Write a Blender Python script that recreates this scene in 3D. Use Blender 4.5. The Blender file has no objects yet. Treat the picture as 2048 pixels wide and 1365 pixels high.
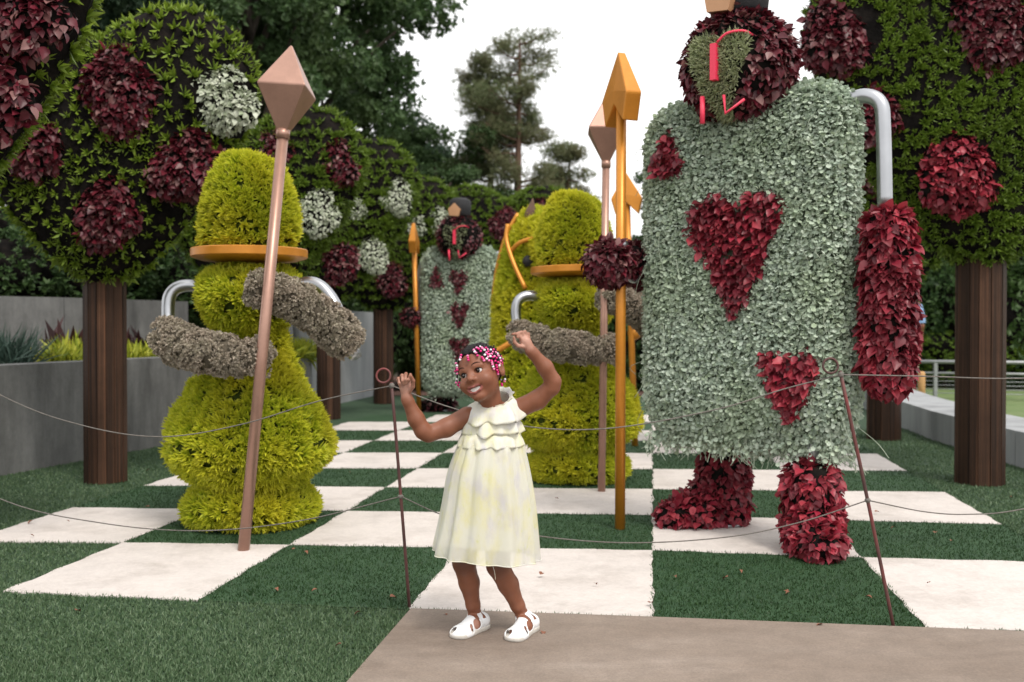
import bpy, math, random
import numpy as np
from mathutils import Vector, Matrix

# ------------------------------------------------------------------ camera, sky, sun, exposure
scene = bpy.context.scene
F, CX, CY, YH, H = 1991.0, 1024.0, 682.5, 655.0, 1.05      # 35 mm lens on a 2048 px wide frame
PITCH = math.atan((CY - YH) / F)
cam_d = bpy.data.cameras.new('camera'); cam = bpy.data.objects.new('camera', cam_d)
scene.collection.objects.link(cam); scene.camera = cam
cam.location = (0, 0, H); cam.rotation_euler = (math.pi / 2 - PITCH, 0, 0)
cam_d.lens = 35.0; cam_d.sensor_width = 36.0; cam_d.clip_end = 2000
cam_d.dof.use_dof = True; cam_d.dof.focus_distance = 3.36; cam_d.dof.aperture_fstop = 3.5
SUN_EL, SUN_AZ = 58.0, 150.0            # high, soft, from behind the camera (azimuth from +Y, clockwise)
w = bpy.data.worlds.new('World'); scene.world = w; w.use_nodes = True
nt = w.node_tree; nt.nodes.clear()
out = nt.nodes.new('ShaderNodeOutputWorld'); bg = nt.nodes.new('ShaderNodeBackground')
sky = nt.nodes.new('ShaderNodeTexSky'); sky.sky_type = 'NISHITA'; sky.sun_disc = False
sky.sun_elevation = math.radians(SUN_EL); sky.sun_rotation = math.radians(SUN_AZ)
sky.air_density = 1.0; sky.dust_density = 4.0; sky.ozone_density = 1.0
hs = nt.nodes.new('ShaderNodeHueSaturation'); hs.inputs['Saturation'].default_value = 0.16
mx = nt.nodes.new('ShaderNodeMix'); mx.data_type = 'RGBA'; mx.inputs['Factor'].default_value = 0.72
mx.inputs['B'].default_value = (9.1, 9.05, 9.0, 1)             # even cloud cover over the clear sky
nt.links.new(sky.outputs[0], hs.inputs['Color']); nt.links.new(hs.outputs[0], mx.inputs['A'])
nt.links.new(mx.outputs['Result'], bg.inputs['Color']); bg.inputs['Strength'].default_value = 0.125
nt.links.new(bg.outputs[0], out.inputs['Surface'])
sl = bpy.data.lights.new('sun', 'SUN'); sl.energy = 1.5; sl.angle = math.radians(14); sl.color = (1, .94, .86)
so = bpy.data.objects.new('sun', sl); scene.collection.objects.link(so)
_e, _a = math.radians(SUN_EL), math.radians(SUN_AZ)
_d = Vector((math.sin(_a) * math.cos(_e), math.cos(_a) * math.cos(_e), math.sin(_e)))
so.rotation_euler = _d.to_track_quat('Z', 'Y').to_euler(); so.location = (0, 0, 20)
scene.view_settings.view_transform = 'Standard'; scene.view_settings.look = 'None'
scene.view_settings.exposure = 0.60; scene.view_settings.gamma = 1.0; scene.view_settings.use_curve_mapping = False
scene.render.engine = 'CYCLES'
scene.cycles.max_bounces = 6; scene.cycles.transparent_max_bounces = 8
scene.cycles.use_denoising = True

rng = np.random.default_rng(11); random.seed(11)
COL = scene.collection
ZU = np.array([0., 0., 1.])

def ray(px, py):
    x = (px - CX) / F; u = (CY - py) / F; c, s = math.cos(PITCH), math.sin(PITCH)
    return Vector((x, c + u * s, -s + u * c))
def at(px, py, Y):
    r = ray(px, py); return Vector((0, 0, H)) + r * (Y / r.y)
def gp(px, py, z=0.0):
    r = ray(px, py); return Vector((0, 0, H)) + r * ((z - H) / r.z)

# ------------------------------------------------------------------ materials
def _mat(name):
    m = bpy.data.materials.new(name); m.use_nodes = True
    n = m.node_tree.nodes; l = m.node_tree.links; b = n['Principled BSDF']
    return m, n, l, b
def _ramp(n, cols):
    r = n.new('ShaderNodeValToRGB'); e = r.color_ramp.elements
    while len(e) < len(cols): e.new(0.5)
    for i, c in enumerate(cols):
        e[i].position = i / max(1, len(cols) - 1); e[i].color = (*c, 1)
    return r
def surf(name, cols, rough=.7, scale=6., detail=4., metal=0., bump=0., bscale=60., stretch=(1, 1, 1), spec=.5, coords='Object', bdist=.01, fine=None, orand=0.):
    m, n, l, b = _mat(name)
    tc = n.new('ShaderNodeTexCoord'); mp = n.new('ShaderNodeMapping'); mp.inputs['Scale'].default_value = stretch
    l.new(tc.outputs[coords], mp.inputs['Vector'])
    nz = n.new('ShaderNodeTexNoise'); nz.inputs['Scale'].default_value = scale; nz.inputs['Detail'].default_value = detail
    nz.inputs['Roughness'].default_value = .65
    l.new(mp.outputs[0], nz.inputs['Vector'])
    mr = n.new('ShaderNodeMapRange'); mr.inputs['From Min'].default_value = .28; mr.inputs['From Max'].default_value = .72
    l.new(nz.outputs['Fac'], mr.inputs['Value'])
    r = _ramp(n, cols); l.new(mr.outputs[0], r.inputs['Fac']); c = r.outputs['Color']
    if fine:                       # grit and small stains
        for fs, amt in fine:
            n3 = n.new('ShaderNodeTexNoise'); n3.inputs['Scale'].default_value = fs; n3.inputs['Detail'].default_value = 5; n3.inputs['Roughness'].default_value = .75; l.new(tc.outputs[coords], n3.inputs['Vector'])
            m3 = n.new('ShaderNodeMapRange'); m3.inputs['From Min'].default_value = .3; m3.inputs['From Max'].default_value = .7; m3.inputs['To Min'].default_value = 1 - amt; m3.inputs['To Max'].default_value = 1 + amt * .6; l.new(n3.outputs['Fac'], m3.inputs['Value'])
            v3 = n.new('ShaderNodeVectorMath'); v3.operation = 'SCALE'; l.new(c, v3.inputs[0]); l.new(m3.outputs[0], v3.inputs['Scale']); c = v3.outputs[0]
    if orand:                      # each board its own tone
        oi = n.new('ShaderNodeObjectInfo'); m4 = n.new('ShaderNodeMapRange'); m4.inputs['To Min'].default_value = 1 - orand; m4.inputs['To Max'].default_value = 1 + orand; l.new(oi.outputs['Random'], m4.inputs['Value'])
        v4 = n.new('ShaderNodeVectorMath'); v4.operation = 'SCALE'; l.new(c, v4.inputs[0]); l.new(m4.outputs[0], v4.inputs['Scale']); c = v4.outputs[0]
    l.new(c, b.inputs['Base Color'])
    b.inputs['Roughness'].default_value = rough; b.inputs['Metallic'].default_value = metal
    b.inputs['Specular IOR Level'].default_value = spec
    if bump:
        n2 = n.new('ShaderNodeTexNoise'); n2.inputs['Scale'].default_value = bscale; n2.inputs['Detail'].default_value = 3
        l.new(mp.outputs[0], n2.inputs['Vector'])
        bp = n.new('ShaderNodeBump'); bp.inputs['Strength'].default_value = bump; bp.inputs['Distance'].default_value = bdist
        l.new(n2.outputs['Fac'], bp.inputs['Height']); l.new(bp.outputs[0], b.inputs['Normal'])
    return m
def leafmat(name, cols, tip=None, tipf=.6, rough=.5, transl=.22, patch=None, pscale=3., pf=.6, spec=.35):
    """leaf pigment: a random tone per leaf, another tone in patches, another towards the tip"""
    m, n, l, b = _mat(name)
    g = n.new('ShaderNodeNewGeometry'); oi = n.new('ShaderNodeObjectInfo')
    ad = n.new('ShaderNodeMath'); ad.operation = 'ADD'; fr = n.new('ShaderNodeMath'); fr.operation = 'FRACT'
    l.new(g.outputs['Random Per Island'], ad.inputs[0]); l.new(oi.outputs['Random'], ad.inputs[1]); l.new(ad.outputs[0], fr.inputs[0])
    r = _ramp(n, cols); l.new(fr.outputs[0], r.inputs['Fac']); c = r.outputs['Color']
    if patch:
        nz = n.new('ShaderNodeTexNoise'); nz.inputs['Scale'].default_value = pscale; nz.inputs['Detail'].default_value = 2
        l.new(g.outputs['Position'], nz.inputs['Vector'])
        mr = n.new('ShaderNodeMapRange'); mr.inputs['From Min'].default_value = .42; mr.inputs['From Max'].default_value = .66
        mr.inputs['To Max'].default_value = pf; l.new(nz.outputs['Fac'], mr.inputs['Value'])
        x = n.new('ShaderNodeMix'); x.data_type = 'RGBA'; l.new(mr.outputs[0], x.inputs['Factor']); l.new(c, x.inputs['A'])
        x.inputs['B'].default_value = (*patch, 1); c = x.outputs['Result']
    if tip:
        a = n.new('ShaderNodeAttribute'); a.attribute_name = 'tip'
        mu = n.new('ShaderNodeMath'); mu.operation = 'MULTIPLY'; mu.inputs[1].default_value = tipf; l.new(a.outputs['Fac'], mu.inputs[0])
        x = n.new('ShaderNodeMix'); x.data_type = 'RGBA'; l.new(mu.outputs[0], x.inputs['Factor']); l.new(c, x.inputs['A'])
        x.inputs['B'].default_value = (*tip, 1); c = x.outputs['Result']
    l.new(c, b.inputs['Base Color']); b.inputs['Roughness'].default_value = rough; b.inputs['Specular IOR Level'].default_value = spec
    tr = n.new('ShaderNodeBsdfTranslucent'); l.new(c, tr.inputs['Color'])
    ms = n.new('ShaderNodeMixShader'); ms.inputs[0].default_value = transl
    l.new(b.outputs[0], ms.inputs[1]); l.new(tr.outputs[0], ms.inputs[2]); l.new(ms.outputs[0], n['Material Output'].inputs['Surface'])
    return m

M = {}
M['turf'] = surf('turf', [(.022, .050, .022), (.030, .066, .030), (.042, .084, .040)], .8, 5, 6, bump=.6, bscale=700, coords='Object')
M['turf_dark'] = surf('turf_dark', [(.012, .040, .014), (.018, .054, .018), (.026, .068, .024)], .8, 5, 6)
M['turf_blade'] = leafmat('turf_blade', [(.046, .090, .038), (.078, .135, .060), (.15, .205, .115)], rough=.5, transl=.1, patch=(.064, .108, .048), pscale=1.5)
M['turf_blade_dark'] = leafmat('turf_blade_dark', [(.012, .037, .008), (.022, .057, .014), (.042, .088, .028)], rough=.5, transl=.1, patch=(.016, .042, .010), pscale=2.5)
M['path'] = surf('path_concrete', [(.165, .124, .096), (.215, .167, .133), (.24, .19, .154), (.30, .245, .205)], .75, 1.6, 8, bump=.25, bscale=160, stretch=(.6, 1.6, 1), coords='Object', fine=[(9, .16), (120, .22)])
M['tile'] = surf('tile_white', [(.46, .41, .375), (.60, .545, .51), (.625, .57, .535)], .75, 3.0, 9, bump=.35, bscale=45, stretch=(1, 1, 1), fine=[(2.5, .10), (14, .07), (70, .10)])
M['wall'] = surf('wall_concrete', [(.068, .068, .066), (.125, .125, .122), (.175, .175, .17), (.245, .245, .24)], .8, 1.3, 8, bump=.3, bscale=70, stretch=(2.6, 2.6, .55), fine=[(2.2, .22), (30, .12)])
M['wall_pale'] = surf('wall_concrete_pale', [(.20, .205, .21), (.30, .31, .32), (.38, .39, .40)], .8, 1.3, 8, bump=.3, bscale=70, stretch=(2.6, 2.6, .45))
M['ground'] = surf('ground_soil', [(.045, .035, .025), (.075, .06, .042), (.06, .07, .03)], .9, 1.5, 6, bump=.5, bscale=30)
M['mulch'] = surf('mulch', [(.05, .025, .018), (.11, .055, .04), (.075, .04, .03)], .95, 25, 5, bump=1, bscale=60)
M['lawn'] = surf('lawn_grass', [(.07, .12, .03), (.11, .16, .05), (.15, .18, .08)], .9, 4, 6, bump=.6, bscale=90)
M['bark_plank'] = surf('trunk_board', [(.010, .007, .006), (.030, .016, .010), (.062, .030, .017), (.115, .054, .030)], .65, 3.2, 9, bump=.4, bscale=14, stretch=(13, 13, .16), spec=.2, fine=[(3, .3)], orand=.4)
M['mesh'] = surf('planting_mesh', [(.003, .0027, .0025), (.007, .006, .0055), (.016, .0125, .0105)], .95, 8, 6, bump=.8, bscale=40, spec=.08)
M['steel'] = surf('steel', [(.36, .37, .385), (.47, .48, .50)], .33, 4, 3, metal=1.0)
M['copper'] = surf('copper_paint', [(.35, .20, .15), (.43, .25, .19)], .38, 3, 4, metal=.5, spec=.5, fine=[(6, .10), (90, .06)])
M['orange'] = surf('orange_paint', [(.56, .215, .022), (.60, .24, .028)], .38, 3, 4, metal=.35, spec=.5, fine=[(6, .10), (90, .06)])
M['redmetal'] = surf('red_metal', [(.72, .03, .08), (.80, .045, .10)], .45, 5, 3)
M['black'] = surf('black_felt', [(.008, .008, .010), (.018, .018, .020)], .8, 12, 3, bump=.4, bscale=200)
M['tan'] = surf('tan_paint', [(.42, .22, .11), (.50, .27, .14)], .5, 6, 3)
M['rust'] = surf('rusty_rod', [(.045, .022, .020), (.10, .04, .035), (.21, .035, .035)], .6, 9, 5, metal=.2, stretch=(1, 1, .6))
M['rope'] = surf('rope', [(.10, .09, .08), (.19, .17, .15)], .75, 60, 3, bump=.5, bscale=300)
M['bark'] = surf('bark', [(.03, .024, .019), (.07, .055, .042), (.10, .08, .06)], .9, 4, 6, bump=.8, bscale=18, stretch=(4, 4, .7))
M['pinebark'] = surf('pine_bark', [(.08, .045, .03), (.16, .09, .06)], .9, 5, 6, bump=.8, bscale=18, stretch=(3, 3, .7))
M['gold'] = leafmat('gold_foliage', [(.15, .29, .009), (.28, .42, .015), (.42, .52, .025), (.21, .35, .012)], tip=(.80, .72, .06), tipf=.7, transl=.35, patch=(.68, .56, .035), pscale=2.6, pf=.5)
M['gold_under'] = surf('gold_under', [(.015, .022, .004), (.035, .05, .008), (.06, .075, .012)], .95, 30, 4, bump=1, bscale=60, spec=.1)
M['sedum_under'] = surf('sedum_under', [(.06, .05, .036), (.11, .092, .068), (.16, .135, .10)], .95, 40, 4, bump=1, bscale=80, spec=.1)
M['green_tuft'] = leafmat('green_tuft', [(.075, .135, .009), (.115, .20, .014), (.165, .25, .02)], tip=(.29, .37, .04), tipf=.6, transl=.25, patch=(.055, .11, .012), pscale=1.5, pf=.55)
M['green_mat'] = leafmat('green_mat', [(.045, .10, .008), (.08, .15, .011), (.12, .20, .018)], tip=(.21, .29, .035), tipf=.55, transl=.22, patch=(.04, .08, .012), pscale=1.8, pf=.6)
M['red'] = leafmat('red_leaf', [(.085, .009, .016), (.20, .013, .028), (.34, .02, .044), (.46, .055, .075), (.15, .013, .022), (.28, .02, .038)], tip=(.26, .09, .09), tipf=.2, rough=.4, transl=.22, patch=(.11, .014, .022), pscale=2.6, pf=.6)
M['red_dark'] = leafmat('red_dark_leaf', [(.05, .008, .012), (.10, .012, .02), (.17, .016, .03), (.075, .012, .017), (.30, .15, .14)], rough=.42, transl=.2, patch=(.06, .012, .015), pscale=3, pf=.5)
M['white'] = leafmat('white_leaf', [(.42, .46, .34), (.56, .59, .47), (.66, .68, .56), (.30, .36, .22)], tip=(.30, .36, .22), tipf=.4, transl=.2)
M['silver'] = leafmat('silver_leaf', [(.33, .415, .325), (.44, .52, .42), (.55, .62, .525), (.38, .47, .31)], tip=(.58, .65, .55), tipf=.3, rough=.6, transl=.2, patch=(.35, .44, .26), pscale=3, pf=.45, spec=.3)
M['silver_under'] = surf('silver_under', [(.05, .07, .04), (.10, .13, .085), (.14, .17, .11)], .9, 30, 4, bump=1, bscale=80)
M['vine'] = surf('vine_stem', [(.30, .36, .26), (.42, .47, .37)], .7, 10, 2)
M['facegrey'] = leafmat('face_foliage', [(.30, .35, .18), (.42, .46, .27), (.52, .55, .36)], transl=.25)
M['sedum'] = leafmat('grey_sedum', [(.22, .195, .135), (.31, .275, .20), (.40, .35, .27), (.29, .29, .18)], tip=(.48, .41, .34), tipf=.6, transl=.15, patch=(.40, .30, .24), pscale=5, pf=.5, rough=.8)
M['tree1'] = leafmat('tree_leaf', [(.036, .078, .024), (.06, .115, .038), (.092, .155, .058)], transl=.3, rough=.5, patch=(.085, .125, .04), pscale=.7, pf=.55)
M['tree2'] = leafmat('tree_leaf_cool', [(.036, .076, .042), (.058, .108, .062), (.092, .148, .088)], transl=.3, rough=.5, patch=(.075, .115, .065), pscale=.8, pf=.5)
M['pine'] = leafmat('pine_needle', [(.12, .17, .07), (.18, .23, .105), (.24, .28, .14), (.20, .17, .10)], transl=.35, patch=(.18, .14, .08), pscale=.9, pf=.5)
M['hedge'] = leafmat('hedge_leaf', [(.022, .052, .014), (.042, .085, .024), (.07, .12, .036)], transl=.25, patch=(.06, .11, .025), pscale=1.0, pf=.5)
M['bluegrass'] = leafmat('blue_grass', [(.045, .085, .065), (.07, .12, .09), (.10, .15, .12)], transl=.15)
M['yellowgrass'] = leafmat('yellow_grass', [(.20, .26, .02), (.34, .38, .03), (.45, .44, .05), (.10, .18, .02)], transl=.25)
M['burgundy'] = leafmat('burgundy_leaf', [(.03, .012, .012), (.06, .02, .02)], transl=.15)
M['fallen'] = surf('fallen_leaf', [(.16, .05, .03), (.24, .11, .06)], .8, 30, 2)
M['khaki'] = surf('khaki', [(.42, .36, .28), (.48, .42, .33)], .85, 20, 3)
M['blueshirt'] = surf('blue_shirt', [(.16, .27, .45), (.22, .34, .53)], .85, 12, 3)
M['galv'] = surf('galvanised', [(.25, .26, .26), (.33, .34, .34)], .5, 8, 3, metal=.6)
M['wood'] = surf('post_wood', [(.42, .22, .08), (.52, .30, .12)], .7, 8, 4, stretch=(5, 5, .6))

# ------------------------------------------------------------------ mesh helpers (numpy triangles)
def mesh_of(name, V, Fc, mats, mi=None, tip=None, smooth=True):
    V = np.asarray(V, np.float32); Fc = np.asarray(Fc, np.int32)
    me = bpy.data.meshes.new(name); nf = len(Fc); k = Fc.shape[1]
    me.vertices.add(len(V)); me.vertices.foreach_set('co', V.ravel())
    me.loops.add(nf * k); me.loops.foreach_set('vertex_index', Fc.ravel())
    me.polygons.add(nf); me.polygons.foreach_set('loop_start', np.arange(0, nf * k, k, dtype=np.int32))
    try: me.polygons.foreach_set('loop_total', np.full(nf, k, np.int32))
    except Exception: pass
    for m in (mats if isinstance(mats, (list, tuple)) else [mats]): me.materials.append(m)
    if mi is not None: me.polygons.foreach_set('material_index', np.asarray(mi, np.int32))
    me.polygons.foreach_set('use_smooth', np.full(nf, smooth, bool) if not isinstance(smooth, np.ndarray) else smooth)
    if tip is not None:
        a = me.attributes.new('tip', 'FLOAT', 'POINT'); a.data.foreach_set('value', np.asarray(tip, np.float32))
    me.update(calc_edges=True); me.validate()
    return me
class Bag:
    """collects triangle batches, each with a material, into one mesh"""
    def __init__(s): s.V = []; s.F = []; s.mi = []; s.tip = []; s.sm = []; s.mats = []; s.n = 0
    def add(s, VF, mat, tip=None, smooth=True):
        V, Fc = VF
        if len(V) == 0: return s
        if mat not in s.mats: s.mats.append(mat)
        s.V.append(V); s.F.append(np.asarray(Fc) + s.n); s.n += len(V)
        s.mi.append(np.full(len(Fc), s.mats.index(mat))); s.tip.append(np.zeros(len(V)) if tip is None else tip)
        s.sm.append(np.full(len(Fc), smooth)); return s
    def build(s, name, parent=None, loc=None, kind=None):
        me = mesh_of(name, np.concatenate(s.V), np.concatenate(s.F), s.mats, np.concatenate(s.mi), np.concatenate(s.tip), np.concatenate(s.sm))
        return link(name, me, parent, loc, kind)
def link(name, me, parent=None, loc=None, kind=None):
    o = bpy.data.objects.new(name, me); COL.objects.link(o)
    if parent: o.parent = parent
    if loc is not None: o.location = loc
    if kind: o['kind'] = kind
    return o
def part(name, VF, mat, parent=None, loc=None, kind=None, smooth=True):
    return link(name, mesh_of(name, VF[0], VF[1], mat, smooth=smooth), parent, loc, kind)
def thing(name, label, cat, loc=(0, 0, 0), rz=0, group=None):
    o = bpy.data.objects.new(name, None); COL.objects.link(o); o.location = loc; o.rotation_euler = (0, 0, rz)
    o.empty_display_size = .1
    return tag(o, label, cat, group)
def tag(o, label, cat, group=None):
    o['label'] = label; o['category'] = cat
    if group: o['group'] = group
    return o

def grid_tris(nu, nv, wrap):
    i, j = np.meshgrid(np.arange(nu - 1), np.arange(nv if wrap else nv - 1), indexing='ij'); j2 = (j + 1) % nv
    a, b, c, d = i * nv + j, i * nv + j2, (i + 1) * nv + j2, (i + 1) * nv + j
    return np.concatenate([np.stack([a, b, c], -1).reshape(-1, 3), np.stack([a, c, d], -1).reshape(-1, 3)])
def cr(pts, n):
    """Catmull-Rom through pts, n samples"""
    P = np.asarray(pts, float); P = np.vstack([2 * P[0] - P[1], P, 2 * P[-1] - P[-2]])
    m = len(P) - 3; t = np.linspace(0, m, n); k = np.minimum(t.astype(int), m - 1); u = (t - k)[:, None]
    p0, p1, p2, p3 = P[k], P[k + 1], P[k + 2], P[k + 3]
    return .5 * (2 * p1 + (p2 - p0) * u + (2 * p0 - 5 * p1 + 4 * p2 - p3) * u ** 2 + (3 * p1 - p0 - 3 * p2 + p3) * u ** 3)
def lathe(prof, n=40, m=None, cap=True, wob=0., seed=0):
    """prof: (r, z) bottom to top"""
    P = cr(prof, m) if m else np.asarray(prof, float); P[:, 0] = np.maximum(P[:, 0], 1e-4)
    th = np.linspace(0, 2 * math.pi, n, endpoint=False)
    r = P[:, :1] * (1 + (wob * (np.sin(3 * th + seed + 5 * P[:, 1:]) + .6 * np.sin(5 * th - 7 * P[:, 1:] + seed)) if wob else 0))
    V = np.stack([r * np.cos(th), r * np.sin(th), np.repeat(P[:, 1:], n, 1)], -1).reshape(-1, 3); Fc = grid_tris(len(P), n, True)
    if cap:
        b, t = len(V), len(V) + 1; V = np.vstack([V, [0, 0, P[0, 1]], [0, 0, P[-1, 1]]]); j = np.arange(n); j2 = (j + 1) % n; o = (len(P) - 1) * n
        Fc = np.vstack([Fc, np.stack([j2, j, np.full(n, b)], -1), np.stack([o + j, o + j2, np.full(n, t)], -1)])
    return V, Fc
def tube(pts, rad, n=12, m=None, cap=True):
    P = cr(pts, m) if m else np.asarray(pts, float); k = len(P)
    R = np.interp(np.linspace(0, 1, k), np.linspace(0, 1, len(rad)), rad) if np.ndim(rad) else np.full(k, rad)
    T = np.gradient(P, axis=0); T /= np.linalg.norm(T, axis=1)[:, None] + 1e-9
    A = np.zeros_like(P); a = np.cross(T[0], [0.31, .95, .05]); a /= np.linalg.norm(a)
    for i in range(k):
        a = a - T[i] * (a @ T[i]); a /= np.linalg.norm(a) + 1e-9; A[i] = a
    B = np.cross(T, A); th = np.linspace(0, 2 * math.pi, n, endpoint=False)
    V = (P[:, None] + R[:, None, None] * (np.cos(th)[None, :, None] * A[:, None] + np.sin(th)[None, :, None] * B[:, None])).reshape(-1, 3)
    Fc = grid_tris(k, n, True)
    if cap:
        b, t = len(V), len(V) + 1; V = np.vstack([V, P[0], P[-1]]); j = np.arange(n); j2 = (j + 1) % n; o = (k - 1) * n
        Fc = np.vstack([Fc, np.stack([j2, j, np.full(n, b)], -1), np.stack([o + j, o + j2, np.full(n, t)], -1)])
    return V, Fc
def pillow(outline, T, rings=12, p=3., cen=(0, 0), q=.5):
    """a cushion in the XZ plane, star-shaped outline about cen, half thickness T along Y"""
    O = np.asarray(outline, float) - cen; n = len(O); V = []; Fs = []
    s = np.linspace(0, 1, rings + 1) ** .8
    for sg in (-1, 1):
        pts = O[None] * s[:, None, None]; y = sg * T * np.maximum(0, 1 - s ** p) ** q
        W = np.stack([pts[..., 0] + cen[0], np.repeat(y[:, None], n, 1), pts[..., 1] + cen[1]], -1).reshape(-1, 3)
        f = grid_tris(rings + 1, n, True)
        nr = np.cross(W[f[:, 1]] - W[f[:, 0]], W[f[:, 2]] - W[f[:, 0]])
        if (nr[:, 1].sum()) * sg < 0: f = f[:, ::-1]
        Fs.append(f + len(V) * 0 + (0 if sg < 0 else len(W))); V.append(W)
    return np.concatenate(V), np.concatenate(Fs)
def ball(c, r, n=20, m=12):
    r = np.broadcast_to(r, 3); a = np.linspace(-math.pi / 2, math.pi / 2, m)
    V, Fc = lathe(np.stack([np.cos(a), np.sin(a)], -1), n, cap=False); return V * r + np.asarray(c), Fc
def box(x0, x1, y0, y1, z0, z1):
    V = np.array([[x, y, z] for x in (x0, x1) for y in (y0, y1) for z in (z0, z1)], float)
    Q = [(0, 1, 3, 2), (4, 6, 7, 5), (0, 4, 5, 1), (2, 3, 7, 6), (0, 2, 6, 4), (1, 5, 7, 3)]
    return V, np.array([t for q in Q for t in ((q[0], q[1], q[2]), (q[0], q[2], q[3]))])
def prism(poly, y0, y1):
    """poly: (x, z) counter-clockwise fan-able about its mean; extruded y0..y1"""
    P = np.asarray(poly, float); n = len(P)
    return extrude([(x, y0, z) for x, z in P], (0, y1 - y0, 0))
def extrude(poly, vec, cen=None):
    P = np.asarray(poly, float); n = len(P); c = P.mean(0) if cen is None else np.asarray(cen, float); vec = np.asarray(vec, float)
    V = np.vstack([P, P + vec, c, c + vec]); j = np.arange(n); j2 = (j + 1) % n
    Fc = np.vstack([np.stack([j, j2, np.full(n, 2 * n)], -1), np.stack([n + j2, n + j, np.full(n, 2 * n + 1)], -1),
                    np.stack([j2, j, n + j], -1), np.stack([j2, n + j, n + j2], -1)])
    return V, Fc
def join(*vfs):
    V = []; Fc = []; o = 0
    for v, f in vfs: V.append(v); Fc.append(np.asarray(f) + o); o += len(v)
    return np.concatenate(V), np.concatenate(Fc)
def xform(VF, Mx):
    A = np.array(Mx); return VF[0] @ A[:3, :3].T + A[:3, 3], VF[1]
def shift(VF, d): return VF[0] + np.asarray(d, float), VF[1]

def unit(a): return a / (np.linalg.norm(a, axis=-1, keepdims=True) + 1e-9)
def sample(VF, n, keep=None):
    V, Fc = VF; a, b, c = V[Fc[:, 0]], V[Fc[:, 1]], V[Fc[:, 2]]
    N = np.cross(b - a, c - a); ar = np.linalg.norm(N, axis=1)
    k = rng.choice(len(Fc), n, p=ar / ar.sum()); u, v = rng.random((2, n, 1)); f = (u + v) > 1; u = np.where(f, 1 - u, u); v = np.where(f, 1 - v, v)
    P = a[k] + u * (b[k] - a[k]) + v * (c[k] - a[k]); N = unit(N[k])
    if keep is not None: m = keep(P, N); P, N = P[m], N[m]
    return P, N
def area(VF): V, Fc = VF; return .5 * np.linalg.norm(np.cross(V[Fc[:, 1]] - V[Fc[:, 0]], V[Fc[:, 2]] - V[Fc[:, 0]]), axis=1).sum()
def wav(P, s, seed):
    """cheap smooth 3D noise, about -1..1"""
    r = np.random.default_rng(seed); o = 0
    for k in range(5):
        d = r.normal(size=3); d /= np.linalg.norm(d); o = o + np.sin(P @ d * s * r.uniform(.6, 1.7) + r.uniform(0, 6.28))
    return o / 3.2
def frames(ax, nm):
    y = unit(ax); z = unit(nm - (nm * y).sum(-1, keepdims=True) * y); x = np.cross(y, z); return np.stack([x, y, z], -1)
def rnd(n): return rng.normal(size=(n, 3))
def fan(P, N, up=.35, jit=.5):             # feathery growth, out of the surface
    n = len(P); ax = unit(N + up * ZU + jit * rnd(n)); return frames(ax, rnd(n))
def hang(P, N, down=1., out=.45, jit=.45, nj=.35):   # leaves lying like shingles
    n = len(P); t = -ZU - (-(N @ ZU))[:, None] * N * 1.0
    ax = unit(down * t + out * N + jit * rnd(n)); return frames(ax, N + nj * rnd(n) + .25 * ZU)
def scatter(T, P, R, S):
    tv, tf, tt = T; n = len(P); S = np.broadcast_to(S, n)
    V = P[:, None] + np.einsum('nij,kj->nki', R, tv) * S[:, None, None]
    Fc = (tf[None] + (np.arange(n) * len(tv))[:, None, None]).reshape(-1, 3)
    return (V.reshape(-1, 3), Fc), np.tile(tt, n)
# leaf templates: axis +Y, face +Z, length 1
def T_blade(w=.11, b=.12): return (np.array([[0, 0, 0], [-w, .45, b], [0, 1, 0], [w, .45, b]], float), np.array([[0, 3, 2], [0, 2, 1]]), np.array([0, .35, 1, .35]))
def T_leaf(w=.36):
    v = np.array([[0, 0, 0], [-w * .8, .16, .05], [-w, .42, .07], [-w * .55, .74, .02], [0, 1, -.12], [w * .55, .74, .02], [w, .42, .07], [w * .8, .16, .05], [0, .45, -.01]], float)
    f = np.array([[8, (i + 1) % 8, i] for i in range(8)]); t = np.array([0, .1, .3, .6, 1, .6, .3, .1, .2]); return v, f, t
def T_round(w=.5):
    a = np.linspace(.55, 2 * math.pi - .55, 6) - math.pi / 2
    v = [[0, .42, -.10], [0, .18, -.05]] + [[w * math.cos(t), .5 + .5 * math.sin(t), .04] for t in a]
    v = np.array(v, float); f = [[0, 2 + i, 3 + i] for i in range(5)] + [[0, 1, 2], [0, 7, 1]]; f = np.array(f)
    return v, f, np.array([0, 0] + [.6] * 6)
def T_tuft(k=9, spread=.75, w=.10, seed=1, lo=.6):
    """a tuft of blades growing along +Y"""
    r = np.random.default_rng(seed); V = []; Fc = []; t = []
    bv, bf, bt = T_blade(w)
    for i in range(k):
        d = unit(np.array([[0, 1, 0]]) + spread * r.normal(size=(1, 3)) * np.array([1, .3, 1])); R = frames(d, r.normal(size=(1, 3)))[0]
        V.append(bv @ R.T * r.uniform(lo, 1)); Fc.append(bf + 4 * i); t.append(bt)
    return np.concatenate(V), np.concatenate(Fc), np.concatenate(t)
BL = T_blade(); LEAF = T_leaf(); ROUND = T_round(); TUFT = T_tuft(9, .95, .15, 1, .6); TUFT2 = T_tuft(16, 1.35, .17, 5, .4); SED = T_tuft(7, 1.0, .34, 9, .55); SPRAY = T_tuft(6, 1.0, .26, 3, .5)
def leaf_mesh(name, T, mat): return mesh_of(name, T[0], T[1], mat, tip=T[2])
def leaf_objs(name, me, P, R, S, parent):
    """single leaves, each an object that shares one mesh"""
    for i in range(len(P)):
        o = bpy.data.objects.new(name, me); COL.objects.link(o); o.parent = parent
        m = Matrix.Identity(4); s = float(S[i])
        for r in range(3):
            for c in range(3): m[r][c] = float(R[i, r, c]) * s
            m[r][3] = float(P[i, r])
        o.matrix_local = m
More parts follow.
